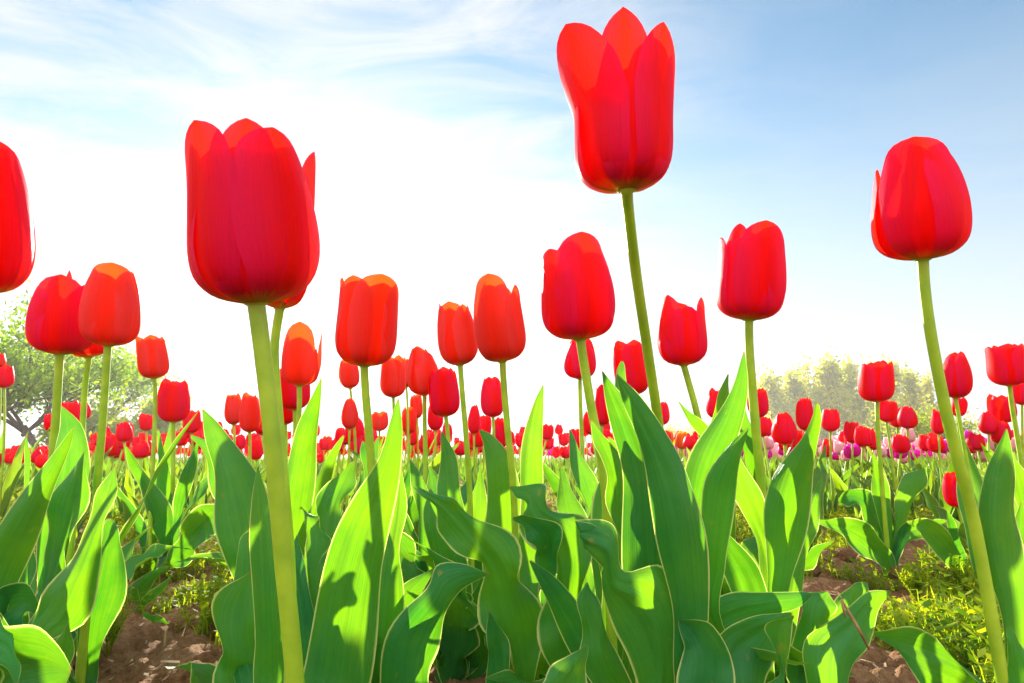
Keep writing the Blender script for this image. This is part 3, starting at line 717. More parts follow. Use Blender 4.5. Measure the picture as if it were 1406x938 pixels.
# hero leaves: ribs from tip to foot, (u, v, width) or (lu, lv, ru, rv) or (lu, lv, mu, mv, ru, rv)
LV = []
def leaf(key, ribs, d0, d1, c=.35, r=0.0, ruf=.12, k=2.5, ph=None, base=True, seg=34):
    LV.append(1)
    e, ft, dp = PL[key]
    n = len(ribs); cen = []
    for rb in ribs:
        if len(rb) == 3: cen.append(rb[:2])
        elif len(rb) == 4: cen.append(((rb[0] + rb[2]) / 2, (rb[1] + rb[3]) / 2))
        else: cen.append(rb[2:4])
    cen = np.array(cen, float)
    T = unit(np.gradient(cen, axis=0)) if n > 1 else None
    L, Mi, Rr = [], [], []
    for i, rb in enumerate(ribs):
        d = d0 + (d1 - d0) * (i / (n - 1)) ** .9
        if len(rb) == 3:
            # perpendicular in the picture; tip->foot runs down so left is (T.y, -T.x) mirrored
            px = np.array([T[i][1], -T[i][0]])
            l = cen[i] - px * rb[2] / 2; rr_ = cen[i] + px * rb[2] / 2; mm = cen[i]
        elif len(rb) == 4:
            l = np.array(rb[:2], float); rr_ = np.array(rb[2:], float); mm = (l + rr_) / 2
        else:
            l = np.array(rb[:2], float); mm = np.array(rb[2:4], float); rr_ = np.array(rb[4:], float)
        hw = np.linalg.norm(rr_ - l) / 2 * d / FPX
        Mi.append(P(mm[0], mm[1], d))
        L.append(P(l[0], l[1], d + c * hw - r * hw)); Rr.append(P(rr_[0], rr_[1], d + c * hw + r * hw))
    if base:
        ln = (Mi[-1] - ft)
        if np.linalg.norm(ln) > .02:
            mid = (Mi[-1] + ft) / 2 * np.array([1, 1, 1]); wv = (Rr[-1] - L[-1]) * .38
            Mi.append(mid); L.append(mid - wv); Rr.append(mid + wv)
        Mi.append(ft); L.append(ft - RGT * .006 + FWD * .004); Rr.append(ft + RGT * .006 + FWD * .004)
    mb = MB()
    leaf_surface(mb, L, Mi, Rr, seg, 17, ruf * (1.5 if ruf < .1 else 2.2), k, ph if ph is not None else len(LV) * 1.7)
    return mb.build('leaf', M['leaf'], e, ft)

# far left group
leaf('low_left', [(98, 918, 95, 930), (62, 868, 80, 958), (20, 846, 40, 985), (-25, 832, -10, 1010), (-60, 850, -50, 1040)], .36, .38, c=-.4, ruf=.07)
leaf('low_left', [(22, 940, 4), (16, 905, 26), (-4, 885, 60), (-40, 900, 100)], .34, .36, c=.3)
leaf('left_pink', [(101, 588, 2), (88, 615, 16), (60, 665, 34), (28, 725, 50), (-4, 790, 62), (-20, 860, 60)], .47, .50, c=.5, r=.3, ruf=.07)
leaf('left_pink', [(85, 558, 2), (97, 590, 36), (96, 640, 52), (84, 700, 54), (72, 760, 46), (66, 840, 30)], .60, .57, c=.3, ruf=.05)
leaf('left_orange', [(116, 620, 2), (108, 650, 20), (94, 700, 42), (78, 760, 46), (66, 820, 40), (62, 870, 26)], .56, .56, c=.45, r=-.4)
leaf('left_orange', [(158, 640, 2), (148, 675, 20), (132, 720, 34), (112, 780, 46), (84, 840, 52), (50, 880, 40)], .52, .50, c=.5, r=-.3)
leaf('left_orange', [(150, 712, 4), (152, 740, 34), (146, 790, 50), (130, 850, 46), (120, 920, 36)], .62, .60, c=.4)
leaf('left_pink', [(58, 842, 6), (36, 826, 40), (10, 836, 60), (-20, 860, 60)], .52, .5, c=-.4, ruf=.1)
leaf('left_pink', [(38, 730, 3), (34, 770, 26), (28, 820, 36), (20, 870, 30)], .62, .6)
leaf('left_behind', [(36, 600, 2), (38, 640, 9), (36, 690, 14), (38, 760, 18)], .7, .68)
leaf('left_orange', [(138, 655, 2), (132, 700, 22), (128, 760, 30), (126, 820, 24)], .66, .64)
leaf('left_orange', [(66, 705, 2), (72, 760, 20), (78, 830, 24), (80, 880, 20)], .66, .62, r=.4)
leaf('left_pink', [(92, 860, 4), (88, 890, 26), (70, 930, 46), (50, 980, 50)], .45, .45)
# the plant on bare ground
leaf('m1', [(172, 612, 2), (184, 640, 14), (204, 672, 26), (222, 712, 28), (229, 760, 12)], 1.02, 1.08, c=.5, r=.4)
leaf('m1', [(217, 590, 2), (222, 630, 14), (226, 690, 20), (230, 750, 10)], 1.12, 1.10)
leaf('m1', [(274, 600, 2), (262, 640, 14), (248, 690, 18), (236, 760, 10)], 1.06, 1.08)
leaf('m1', [(309, 694, 4), (288, 710, 34), (262, 738, 44), (244, 765, 30), (234, 775, 10)], 1.0, 1.06, c=-.4, ruf=.15)
leaf('m1', [(196, 715, 3), (204, 722, 20), (218, 740, 22), (230, 768, 10)], 1.12, 1.1)
leaf('young', [(233, 777, 2), (212, 788, 14), (188, 812, 22), (168, 850, 22), (156, 890, 12)], .95, .95, c=.5)
leaf('young', [(236, 790, 2), (222, 806, 8), (196, 830, 12), (170, 870, 10)], .90, .92)
leaf('young', [(195, 840, 2), (206, 848, 10), (226, 858, 14), (238, 862, 4)], .80, .85, base=False)
# around the thick stem
leaf('hidden_twin', [(278, 562, 2), (296, 598, 30), (318, 645, 58), (332, 700, 74), (342, 760, 66), (352, 830, 50)], .56, .50, c=.5, r=.25, ruf=.09)
leaf('hidden_twin', [(262, 598, 2), (282, 612, 18), (300, 640, 28), (316, 690, 34), (330, 740, 30)], .62, .6, c=.4)
leaf('veined', [(354, 641, 2), (356, 680, 20), (360, 730, 32), (365, 800, 42), (369, 880, 42), (371, 950, 40)], .34, .33, c=.5, ruf=.06)
leaf('veined', [(344, 786, 3), (306, 812, 352, 840), (292, 850, 356, 880), (300, 890, 362, 920), (296, 940, 366, 960)], .40, .38, c=-.3, ruf=.10, k=2)
leaf('veined', [(344, 728, 2), (326, 748, 348, 765), (322, 790, 352, 800), (338, 850, 360, 850)], .46, .44, c=.3)
leaf('veined', [(302, 826, 3), (302, 810, 330, 830), (300, 850, 340, 850)], .43, .41, c=.3)
leaf('veined', [(408, 735, 2), (404, 770, 22), (416, 830, 34), (424, 900, 40), (428, 960, 40)], .50, .46)
leaf('pale_left', [(441, 520, 2), (432, 555, 16), (420, 600, 34), (412, 650, 42), (404, 710, 44), (398, 780, 40)], .62, .62, c=.5, r=.3, ruf=.07)
leaf('pale_left', [(472, 598, 2), (456, 630, 14), (440, 665, 22), (428, 710, 24), (420, 770, 24)], .72, .72)
leaf('sunny', [(547, 548, 2), (543, 585, 20), (534, 635, 32), (514, 692, 56), (492, 760, 78), (474, 840, 92), (462, 920, 92), (456, 990, 88)], .40, .38, c=.45, r=.15, ruf=.07)
leaf('sunny', [(550, 640, 3), (544, 700, 26), (534, 770, 40), (526, 850, 44), (516, 950, 44)], .46, .44, r=-.4)
leaf('sunny', [(412, 697, 3), (418, 702, 440, 722), (414, 740, 450, 742), (424, 770, 440, 778), (418, 810, 450, 820), (410, 870, 452, 880), (408, 940, 450, 950)], .52, .48, c=.3, ruf=.18, k=4)
leaf('sunny', [(498, 606, 2), (504, 625, 18), (512, 660, 26), (514, 700, 26), (508, 760, 30)], .62, .58)
leaf('sunny', [(488, 634, 2), (474, 655, 26), (458, 690, 36), (452, 730, 44), (462, 780, 40)], .62, .56, c=-.3, ruf=.2, k=3)
leaf('sunny', [(452, 735, 3), (462, 745, 24), (470, 775, 34), (466, 820, 40)], .52, .5, c=.4, ruf=.15)
leaf('notched', [(563, 632, 2), (574, 660, 18), (584, 700, 26), (590, 750, 30), (596, 820, 26)], .72, .7)
leaf('notched', [(520, 600, 2), (512, 630, 14), (500, 680, 22), (520, 760, 20)], .8, .75)
leaf('notched', [(607, 592, 2), (614, 630, 22), (620, 680, 34), (622, 740, 34)], .78, .75)
leaf('notched', [(590, 640, 2), (596, 670, 22), (600, 710, 26), (606, 770, 26)], .8, .75)
leaf('mid_dark', [(590, 672, 3), (598, 705, 30), (610, 760, 44), (628, 830, 50), (640, 900, 46)], .64, .62, c=.4, r=.2)
leaf('mid_dark', [(548, 735, 3), (558, 760, 26), (570, 800, 40), (580, 850, 40), (600, 900, 30)], .70, .66, c=-.3, ruf=.2)
leaf('mid_dark', [(672, 770, 3), (664, 810, 26), (656, 860, 40), (650, 920, 30)], .62, .62)
# centre
leaf('front_curl', [(671, 788, 2), (640, 776, 640, 804), (604, 778, 622, 830), (588, 800, 610, 858), (556, 830, 600, 890), (532, 875, 592, 930), (524, 950, 592, 980)], .42, .40, c=.45, r=.1, ruf=.09)
leaf('front_curl', [(594, 782, 3), (566, 815, 30), (545, 850, 42), (536, 900, 46), (536, 960, 46)], .47, .44, c=.3)
leaf('egg_orange', [(565, 663, 2), (572, 676, 600, 680), (598, 712, 640, 690), (626, 745, 672, 722), (650, 790, 716, 768), (668, 840, 732, 812), (690, 890, 738, 880), (704, 960, 742, 960)], .50, .48, c=.3, r=-.1, ruf=.24, k=4, seg=60)
leaf('egg_orange', [(746, 529, 2), (739, 555, 14), (733, 595, 26), (730, 640, 31), (729, 690, 31), (728, 750, 34)], .66, .62, c=.5, ruf=.06)
leaf('egg_orange', [(658, 590, 2), (672, 606, 20), (684, 630, 34), (690, 680, 46), (688, 740, 50), (690, 800, 46)], .62, .60, c=.4, ruf=.08)
leaf('egg_orange', [(672, 840, 3), (680, 870, 22), (684, 905, 34), (690, 960, 34)], .47, .46)
leaf('pink_flush', [(701, 668, 3), (716, 690, 738, 668), (712, 712, 762, 690), (740, 745, 792, 712), (750, 800, 812, 770), (752, 860, 812, 850), (756, 930, 808, 930)], .50, .46, c=.35, ruf=.26, k=3.5, seg=60)
leaf('pink_flush', [(704, 712, 3), (726, 718, 24), (748, 738, 44), (752, 772, 30), (745, 810, 10)], .47, .47, c=-.4, ruf=.12, base=False)
leaf('pink_flush', [(782, 590, 2), (790, 622, 16), (804, 660, 26), (818, 705, 26), (826, 760, 24)], .56, .52)
leaf('pink_flush', [(812, 577, 2), (826, 608, 20), (843, 645, 30), (848, 690, 26), (862, 735, 24), (868, 780, 14)], .44, .43, c=-.5, r=.5, ruf=.10, k=3)
leaf('pink_flush', [(728, 770, 3), (752, 800, 24), (780, 842, 42), (810, 892, 50), (832, 945, 46)], .46, .44, c=.4, r=.2, ruf=.05)
leaf('pink_flush', [(836, 600, 3), (846, 640, 40), (846, 700, 56), (846, 770, 60), (850, 850, 50)], .50, .48, c=.3)
leaf('pink_flush', [(770, 640, 3), (778, 680, 24), (790, 730, 36), (800, 800, 40)], .62, .56)
leaf('tall_open', [(827, 510, 2), (840, 540, 20), (860, 585, 42), (880, 645, 56), (888, 720, 66), (892, 800, 70), (900, 880, 60)], .385, .38, c=.45, r=-.2, ruf=.06)
leaf('tall_open', [(847, 514, 2), (866, 548, 24), (890, 592, 38), (915, 645, 54), (930, 700, 64), (940, 770, 66), (948, 850, 54), (945, 930, 40)], .35, .345, c=.5, r=.2, ruf=.07)
leaf('tall_open', [(854, 496, 3), (852, 515, 16), (858, 550, 22), (868, 600, 30), (880, 660, 30)], .43, .40)
leaf('tall_open', [(828, 750, 3), (818, 722, 810, 742), (790, 716, 806, 752), (798, 716, 812, 762), (830, 716, 828, 780), (848, 730, 826, 790), (856, 782, 828, 820), (905, 775, 840, 860), (935, 822, 864, 900), (938, 880, 880, 950), (935, 950, 880, 990)], .355, .35, c=.3, ruf=.05, seg=60)
leaf('tall_open', [(806, 800, 3), (806, 826, 26), (816, 866, 40), (830, 920, 44)], .40, .38)
leaf('tall_open', [(932, 852, 4), (958, 872, 50), (972, 908, 70), (965, 970, 80)], .345, .34, c=-.4, ruf=.06)
leaf('tall_open', [(806, 884, 2), (796, 905, 26), (776, 938, 52), (752, 990, 60)], .31, .31, c=.3)
leaf('right_small', [(932, 552, 2), (946, 570, 9), (964, 590, 16), (985, 618, 17), (1000, 680, 16)], .62, .62)
leaf('right_small', [(1000, 514, 2), (993, 545, 14), (984, 580, 19), (972, 625, 22), (968, 700, 24)], .60, .60)
leaf('right_cup', [(1022, 483, 2), (1017, 525, 18), (1004, 572, 38), (982, 622, 56), (966, 672, 52), (957, 735, 42), (955, 800, 38), (958, 860, 34)], .42, .42, c=.5, r=.2, ruf=.09)
leaf('right_cup', [(1027, 588, 2), (1010, 616, 22), (991, 660, 42), (983, 720, 42), (978, 780, 38), (974, 850, 30)], .39, .40, c=.5, r=-.2, ruf=.07)
leaf('right_cup', [(1003, 598, 2), (1014, 650, 26), (1034, 700, 32), (1052, 750, 26), (1060, 810, 20)], .50, .48, c=.4)
leaf('right_cup', [(1022, 560, 3), (1028, 610, 22), (1040, 670, 18), (1050, 740, 14)], .53, .52, r=.6)
leaf('right_cup', [(1122, 553, 4), (1121, 575, 13), (1112, 606, 26), (1094, 648, 50), (1081, 700, 60), (1075, 755, 50), (1068, 810, 34), (1060, 870, 28)], .46, .47, c=.5, r=-.15, ruf=.09)
leaf('right_cup', [(1128, 655, 2), (1120, 685, 16), (1108, 725, 24), (1096, 780, 20)], .55, .53)
leaf('right_cup', [(986, 722, 3), (996, 750, 30), (1020, 790, 48), (1036, 840, 50), (1040, 900, 44)], .45, .45, c=-.35, ruf=.05)
leaf('right_cup', [(1042, 734, 3), (1030, 752, 26), (1032, 780, 40), (1040, 830, 30)], .54, .5, c=.5)
# bottom right bowed leaves
leaf('front_bow', [(1116, 816, 3), (1095, 812, 1090, 838), (1045, 812, 1050, 850), (1000, 816, 1010, 870), (968, 838, 990, 900), (975, 900, 1010, 960)], .44, .42, c=.3, r=-.3, ruf=.06)
leaf('front_bow', [(1087, 842, 3), (1060, 842, 1078, 862), (1020, 850, 1062, 892), (978, 878, 1050, 930), (985, 940, 1060, 990)], .38, .36, c=.4, r=.2, ruf=.05)
leaf('front_bow', [(1090, 846, 3), (1052, 858, 1086, 862), (1060, 885, 1082, 900), (1072, 925, 1078, 940), (1040, 960, 1080, 985)], .355, .35, c=-.5, ruf=.08)
leaf('front_bow', [(1136, 812, 3), (1100, 822, 1146, 840), (1092, 870, 1140, 880), (1084, 940, 1126, 950)], .47, .45, c=.4)
leaf('front_bow', [(1190, 800, 3), (1160, 806, 1190, 826), (1140, 842, 1180, 872), (1122, 910, 1166, 930)], .48, .46, c=.3)
leaf('front_bow', [(1223, 812, 2), (1190, 812, 1206, 842), (1150, 846, 1190, 880), (1106, 876, 1172, 912), (1112, 945, 1160, 980)], .43, .40, c=.45, r=.2, ruf=.05)
leaf('right_egg', [(1193, 868, 2), (1236, 860, 1234, 886, 1226, 892), (1272, 874, 1262, 898, 1250, 920), (1312, 900, 1298, 912, 1280, 950), (1352, 936, 1336, 936, 1318, 985), (1390, 960, 1370, 980, 1350, 1030)], .44, .42, c=-.5, ruf=.12, k=2, ph=1.2)
leaf('right_egg', [(1382, 589, 2), (1379, 618, 20), (1373, 660, 48), (1371, 710, 60), (1378, 765, 58), (1389, 815, 44), (1396, 880, 38), (1400, 960, 40)], .42, .40, c=.5, ruf=.07)
leaf('right_egg', [(1384, 860, 3), (1392, 885, 24), (1402, 930, 34), (1410, 980, 34)], .40, .39)
leaf('right_edge', [(1388, 618, 2), (1398, 650, 16), (1412, 700, 26), (1430, 770, 26)], .62, .62)
leaf('right_edge', [(1370, 640, 2), (1386, 700, 30), (1404, 760, 40), (1425, 830, 30)], .66, .64)
leaf('right_edge', [(1402, 690, 2), (1404, 740, 26), (1408, 800, 30), (1420, 860, 26)], .56, .58)
# the notched tulip on the bare soil
leaf('m22', [(1119, 714, 2), (1150, 722, 20), (1186, 738, 36), (1212, 765, 28), (1223, 792, 10)], 1.10, 1.12, c=-.35, ruf=.14, k=3)
leaf('m22', [(1198, 622, 2), (1206, 660, 18), (1216, 710, 20), (1222, 770, 12)], 1.14, 1.14)
leaf('m22', [(1273, 640, 2), (1256, 662, 24), (1240, 700, 30), (1230, 745, 18), (1223, 790, 8)], 1.14, 1.14, ruf=.2)
leaf('m22', [(1150, 690, 2), (1166, 680, 24), (1188, 690, 30), (1208, 730, 22), (1220, 780, 10)], 1.2, 1.16, c=-.4, ruf=.2)
leaf('m22', [(1300, 716, 2), (1275, 722, 22), (1248, 732, 24), (1230, 760, 14)], 1.16, 1.14, c=-.4, ruf=.15)
leaf('m30', [(1245, 716, 2), (1272, 726, 24), (1300, 750, 30), (1322, 790, 20), (1332, 815, 8)], 1.02, 1.10, c=-.3, ruf=.12)
leaf('m30', [(1300, 700, 2), (1310, 730, 12), (1322, 770, 14), (1334, 810, 6)], 1.1, 1.12)

rl = random.Random(77)
for key, n in (('egg_orange', 4), ('pink_flush', 3), ('mid_dark', 5), ('notched', 4), ('sunny', 3), ('right_small', 4), ('right_cup', 2), ('pale_left', 3), ('left_behind', 3), ('hidden_twin', 2), ('m11', 3), ('m20', 3), ('m21', 3), ('young', 2)):
    e, ft, dp = PL[key]
    for k in range(n):
        lm = MB(); az = rl.uniform(0, 6.28)
        auto_leaf(lm, ft + np.array([math.cos(az), math.sin(az), 0]) * .005 + np.array([0, 0, .003]), az, rl.uniform(.12, .21), rl.uniform(.03, .048), rl.uniform(14, 34), rl.uniform(60, 125),
                  rl.uniform(-1.2, 1.2), rl.uniform(.25, .5), 34, 11, 900 + k, .5, 0, rl.uniform(2.5, 4.5))
        lm.build('leaf', M['leaf'], e, ft)

# ------------------------------------------------------------------ dry bits lying about
mb = MB()
tube(mb, [P(1152, 818, .415), P(1164, 838, .412), P(1178, 862, .40), P(1190, 885, .40), P(1193, 892, .41)], [.0004, .0011, .0009, .0004], n=6, seg=16)
tube(mb, [P(1155, 822, .414), P(1158, 835, .405), P(1161, 848, .405)], [.0006, .0009, .0005], n=6, seg=8)
tw = mb.build('dry_twig', M['twig'])
tw['label'] = 'thin brown dry twig lying across the bowed leaf at the bottom right'; tw['category'] = 'twig'
mb = MB()
tube(mb, [P(227, 868, .74), P(225, 895, .74), P(222, 925, .74), P(221, 975, .74)], [.0010, .0016, .0018, .0018], n=7, seg=10)
st = mb.build('dry_stalk', M['straw'])
st['label'] = 'pale dry stalk stub standing in the weeds at the bottom left'; st['category'] = 'stalk'

# ------------------------------------------------------------------ field of smaller tulips
def proto_mesh(seed, mkey, detail):
    """stem, flower and leaf meshes of one small tulip, foot at the origin, flower base at z = 1 unit of .30 m"""
    r = random.Random(seed)
    zt = .27
    lean = np.array([r.uniform(-.055, .055), r.uniform(-.055, .055), 0])
    b = np.array([0, 0, zt]) + lean
    sm = MB(); tube(sm, [np.zeros(3), np.array([0, 0, zt / 2]) + lean * .3, b], [.0036, .003, .003], n=5, seg=5)
    fm = MB()
    ax = unit(np.array([lean[0] * 2, lean[1] * 2, 1]))
    wd = r.uniform(.046, .058); hh = r.uniform(.058, .070)
    tube(fm, [b, b + ax * hh * .3], [wd * .1, wd * .07], n=6, seg=3, smooth=False)
    for k, pt in enumerate(random_petals(seed)):
        petal_surface(fm, b, ax, np.array([0.02, -1.0, 0]), hh, wd, *pt[:7], 8, 5, seed * 10 + k, mi=1)
    ls = []
    for k in range(r.choice([2, 3, 3])):
        lm = MB(); az = r.uniform(0, 6.28)
        auto_leaf(lm, np.array([0, 0, .0]), az, r.uniform(.17, .26), r.uniform(.028, .042), r.uniform(5, 20), r.uniform(15, 70), r.uniform(-1, 1), .2, 9, 5, seed + k)
        ls.append(lm.mesh('leaf', [M['leaf_far']]))
    return sm.mesh('stem', [M['stem']]), fm.mesh('flower', [M['cup'], M[mkey]]), ls, (sm, fm)
PRO = {k: [proto_mesh(300 + 17 * i + j * 5, k, 0) for i in range(n)] for j, (k, n) in enumerate([('red', 8), ('magenta', 3), ('pink', 3)])}

def zone(u):
    if u < 75: return 'below the leafy tree at far left'
    if u < 200: return 'in front of the yellow willow'
    if u < 330: return 'between the willow and the thick stem'
    if u < 480: return 'right of the thick stem'
    if u < 620: return 'under the sunlit flat topped tulip'
    if u < 760: return 'under the orange egg shaped tulip'
    if u < 880: return 'left of the tallest stem'
    if u < 1040: return 'between the tallest stem and the cup tulip'
    if u < 1150: return 'right of the cup tulip'
    if u < 1290: return 'before the pale tree row'
    return 'right of the long curving stem'
ZNAME = {'red': 'red', 'magenta': 'magenta', 'pink': 'pale pink'}
cand = []
r = random.Random(5)
def colour_at(u, d):
    if u > 940 and 2.2 < d < 14 and r.random() < .90:
        return 'pink' if r.random() < .55 else 'magenta'
    if 740 < u <= 940 and 4.5 < d < 12 and r.random() < .45:
        return 'pink' if r.random() < .5 else 'magenta'
    return 'red'
d = 1.75
while d < 26:
    # rows running across; plants every ~9 cm in a row
    half = d * 0.86
    x = -half - .1
    step = (.105 if d < 8 else .105 + (d - 8) * .02)
    while x < half + .1:
        xx = x + r.uniform(-.04, .04); yy = d + r.uniform(-.05, .05)
        u = 703 + FPX * xx / yy
        keep = (.40 if d < 3.4 else .29) if (u < 900 or d < 2.4) else .72
        if r.random() < keep:
            col = colour_at(u, d)
            hgt = r.uniform(.86, 1.12)
            if col != 'red': hgt = r.uniform(.74, 1.02)
            elif u < 130: hgt = r.uniform(.60, .86)
            elif d < 3: hgt *= .93
            elif d < 7 and u < 900: hgt = r.uniform(.76, 1.28)
            elif u > 900: hgt = r.uniform(.8, 1.1)
            cand.append((yy, xx, u, col, hgt))
        x += step
    d += .16 if d < 8 else .16 + (d - 8) * .04
cand.sort()
NIND = 225
ind = cand[:NIND]; rest = cand[NIND:]
print('individuals', len(ind), 'out to', ind[-1][0], 'stuff', len(rest), 'hand', len(PL))
def link(o, parent=None):
    COL.objects.link(o)
    if parent: o.parent = parent
    return o
for i, (y, x, u, col, hgt) in enumerate(ind):
    sm, fm, ls, _ = PRO[col][r.randrange(len(PRO[col]))]
    near = 'nearer' if y < 2.6 else 'far'
    e = empty('tulip', (x, y, ground_h(x, y) - .004), 'small %s tulip of the %s rows %s' % (ZNAME[col], near, zone(u)), 'tulip',
              'small %s tulips %s, %s rows' % (ZNAME[col], zone(u), near))
    e.rotation_euler = (0, 0, r.uniform(0, 6.28)); w_ = r.uniform(.8, 1.12); e.scale = (w_, w_, hgt)
    link(bpy.data.objects.new('stem', sm), e); link(bpy.data.objects.new('flower', fm), e)
    for l in ls: link(bpy.data.objects.new('leaf', l), e)
# the rest of the field as one mass per colour
def far_plant(mb, x, y, hgt, s, r, mi):
    z0 = -.004; zt = .27 * hgt; hh = .066 * s; wd = .052 * s
    lx, ly = x + r.uniform(-.02, .02), y + r.uniform(-.02, .02)
    a = np.arange(6) * math.pi / 3 + r.uniform(0, 1)
    c, sn = np.cos(a), np.sin(a)
    zig = np.array([1, .88] * 3) * r.uniform(.95, 1.05)
    rings = [(.15, np.zeros(6)), (.85, np.full(6, .16)), (1.0, np.full(6, .45)), (r.uniform(.5, .85), zig)]
    V = np.array([[lx + k * wd / 2 * c[j], ly + k * wd / 2 * sn[j], zt + zz[j] * hh] for k, zz in rings for j in range(6)])
    mb.add(V, grid_faces(4, 6, True), np.tile([.3, .6], (24, 1)), mi)
    V = np.array([[x - .003, y, z0], [x + .003, y, z0], [lx + .0028, ly, zt], [lx - .0028, ly, zt]])
    mb.add(V, [[0, 1, 2, 3]], None, 0)
    for k in range(3):
        az = r.uniform(0, 6.28); ln = r.uniform(.14, .24) * min(1, hgt + .1); w = r.uniform(.012, .02); le = r.uniform(.1, .5)
        dx, dy = math.cos(az), math.sin(az); px, py = -dy, dx
        ax_ = r.uniform(0, 3.1); px, py = math.cos(ax_), math.sin(ax_)
        pts = []
        for f, wf in ((0, .4), (.45, 1.0), (.8, .6), (1.0, .03)):
            rr_ = ln * f * math.sin(le * (.6 + f)); zz = ln * f * math.cos(le * (.6 + f)) 
            for sgn in (-1, 1): pts.append([x + dx * rr_ + sgn * px * w * wf, y + dy * rr_ + sgn * py * w * wf, z0 + zz])
        mb.add(pts, [[0, 1, 3, 2], [2, 3, 5, 4], [4, 5, 7, 6]], np.array([[.2 + .6 * (j % 2), .5] for j in range(8)]), 2)
for col, lab in (('red', 'mass of distant red tulips filling the far field up to the horizon'), ('magenta', 'mass of distant magenta tulips in the bed at the right'), ('pink', 'mass of distant pale pink tulips in the bed at the right')):
    mb = MB(); rr2 = random.Random(3)
    for (y, x, u, c, hgt) in rest:
        if c == col: far_plant(mb, x, y, hgt, 1.0 + max(0, y - 8) * .02, rr2, 1)
    o = mb.build('tulip_field', [M['stem'], M[col], M['leaf_far']])
    o['kind'] = 'stuff'; o['label'] = lab; o['category'] = 'tulips'

# ------------------------------------------------------------------ weeds and grass between the plants
def sprig(mb, x, y, z, s, r):
    n = r.randint(5, 9)
    hx, hy = r.uniform(-.4, .4) * s, r.uniform(-.4, .4) * s
    for k in range(n):
        f = (k + 1) / n
        cx, cy, cz = x + hx * f, y + hy * f, z + s * f
        az = k * 2.4 + r.uniform(-.4, .4); ll = s * r.uniform(.28, .55); w = ll * r.uniform(.2, .36); up = r.uniform(.0, .7)
        dx, dy = math.cos(az), math.sin(az)
        p0 = (cx, cy, cz); p1 = (cx + dx * ll * .5 - dy * w, cy + dy * ll * .5 + dx * w, cz + ll * up * .5)
        p2 = (cx + dx * ll, cy + dy * ll, cz + ll * up); p3 = (cx + dx * ll * .5 + dy * w, cy + dy * ll * .5 - dx * w, cz + ll * up * .5)
        mb.add([p0, p1, p2, p3], [[0, 1, 2, 3]])
    mb.add([(x - .0006, y, z), (x + .0006, y, z), (x + hx + .0004, y + hy, z + s), (x + hx - .0004, y + hy, z + s)], [[0, 1, 2, 3]])
def blade(mb, x, y, z, s, r):
    az = r.uniform(0, 6.28); dx, dy = math.cos(az), math.sin(az); w = r.uniform(.0008, .0018)
    b = r.uniform(.1, .6) * s
    pts = []
    for f, wf in ((0, 1), (.5, .9), (1, .1)):
        pts += [(x + dx * b * f * f - dy * w * wf, y + dy * b * f * f + dx * w * wf, z + s * f * (1 - .2 * f)), (x + dx * b * f * f + dy * w * wf, y + dy * b * f * f - dx * w * wf, z + s * f * (1 - .2 * f))]
    mb.add(pts, [[0, 1, 3, 2], [2, 3, 5, 4]])
r = random.Random(21)
wm = MB(); gm = MB()
cnt = 0
for _ in range(50000):
    dd = .55 * (9 / .55) ** (r.random() ** .8)
    x = r.uniform(-.9, .9) * dd; y = dd
    u = 703 + FPX * x / y
    dens = noise.noise(Vector((x * 4.2, y * 4.2, 5.0))) + .25 * noise.noise(Vector((x * 15, y * 15, 5.0)))
    thr = .02
    if u > 1230 and dd < 1.4: thr = -.25
    if 1090 < u < 1240 and .95 < dd < 1.45: thr = .30
    if 100 < u < 340 and dd < 1.4: thr = -.12 if dd > .95 else .04
    if 560 < u < 700 and dd < .9: thr = .25
    if dd > 2: thr = -.3
    if dens < thr: continue
    z = ground_h(x, y)
    if r.random() < .8: sprig(wm, x, y, z, r.uniform(.012, .038) * (1 + .2 * (dd > 1.6)), r)
    else:
        for _k in range(2): blade(gm, x + r.uniform(-.01, .01), y + r.uniform(-.01, .01), z, r.uniform(.02, .055), r)
o = wm.build('weeds', M['weed']); o['kind'] = 'stuff'; o['label'] = 'low yellow green weeds on the soil between the tulips'; o['category'] = 'weeds'
o = gm.build('grass', M['weed']); o['kind'] = 'stuff'; o['label'] = 'fine grass blades growing between the tulips'; o['category'] = 'grass'
lm_ = MB()
for _ in range(900):
    dd = .55 * (3.2 / .55) ** r.random(); x = r.uniform(-.9, .9) * dd; z = ground_h(x, dd)
    a = r.uniform(0, 6.28); L_ = r.uniform(.004, .022); w = r.uniform(.0008, .0035); dx, dy = math.cos(a), math.sin(a); cz = r.uniform(-.3, .5) * L_
    lm_.add([(x - dy * w, dd + dx * w, z + .002), (x + dy * w, dd - dx * w, z + .003), (x + dx * L_ + dy * w * .5, dd + dy * L_ - dx * w * .5, z + .004 + abs(cz)), (x + dx * L_ - dy * w * .5, dd + dy * L_ + dx * w * .5, z + .003 + abs(cz))], [[0, 1, 2, 3]])
o = lm_.build('litter', M['straw']); o['kind'] = 'stuff'; o['label'] = 'bits of straw and dead leaf scattered on the soil'; o['category'] = 'litter'
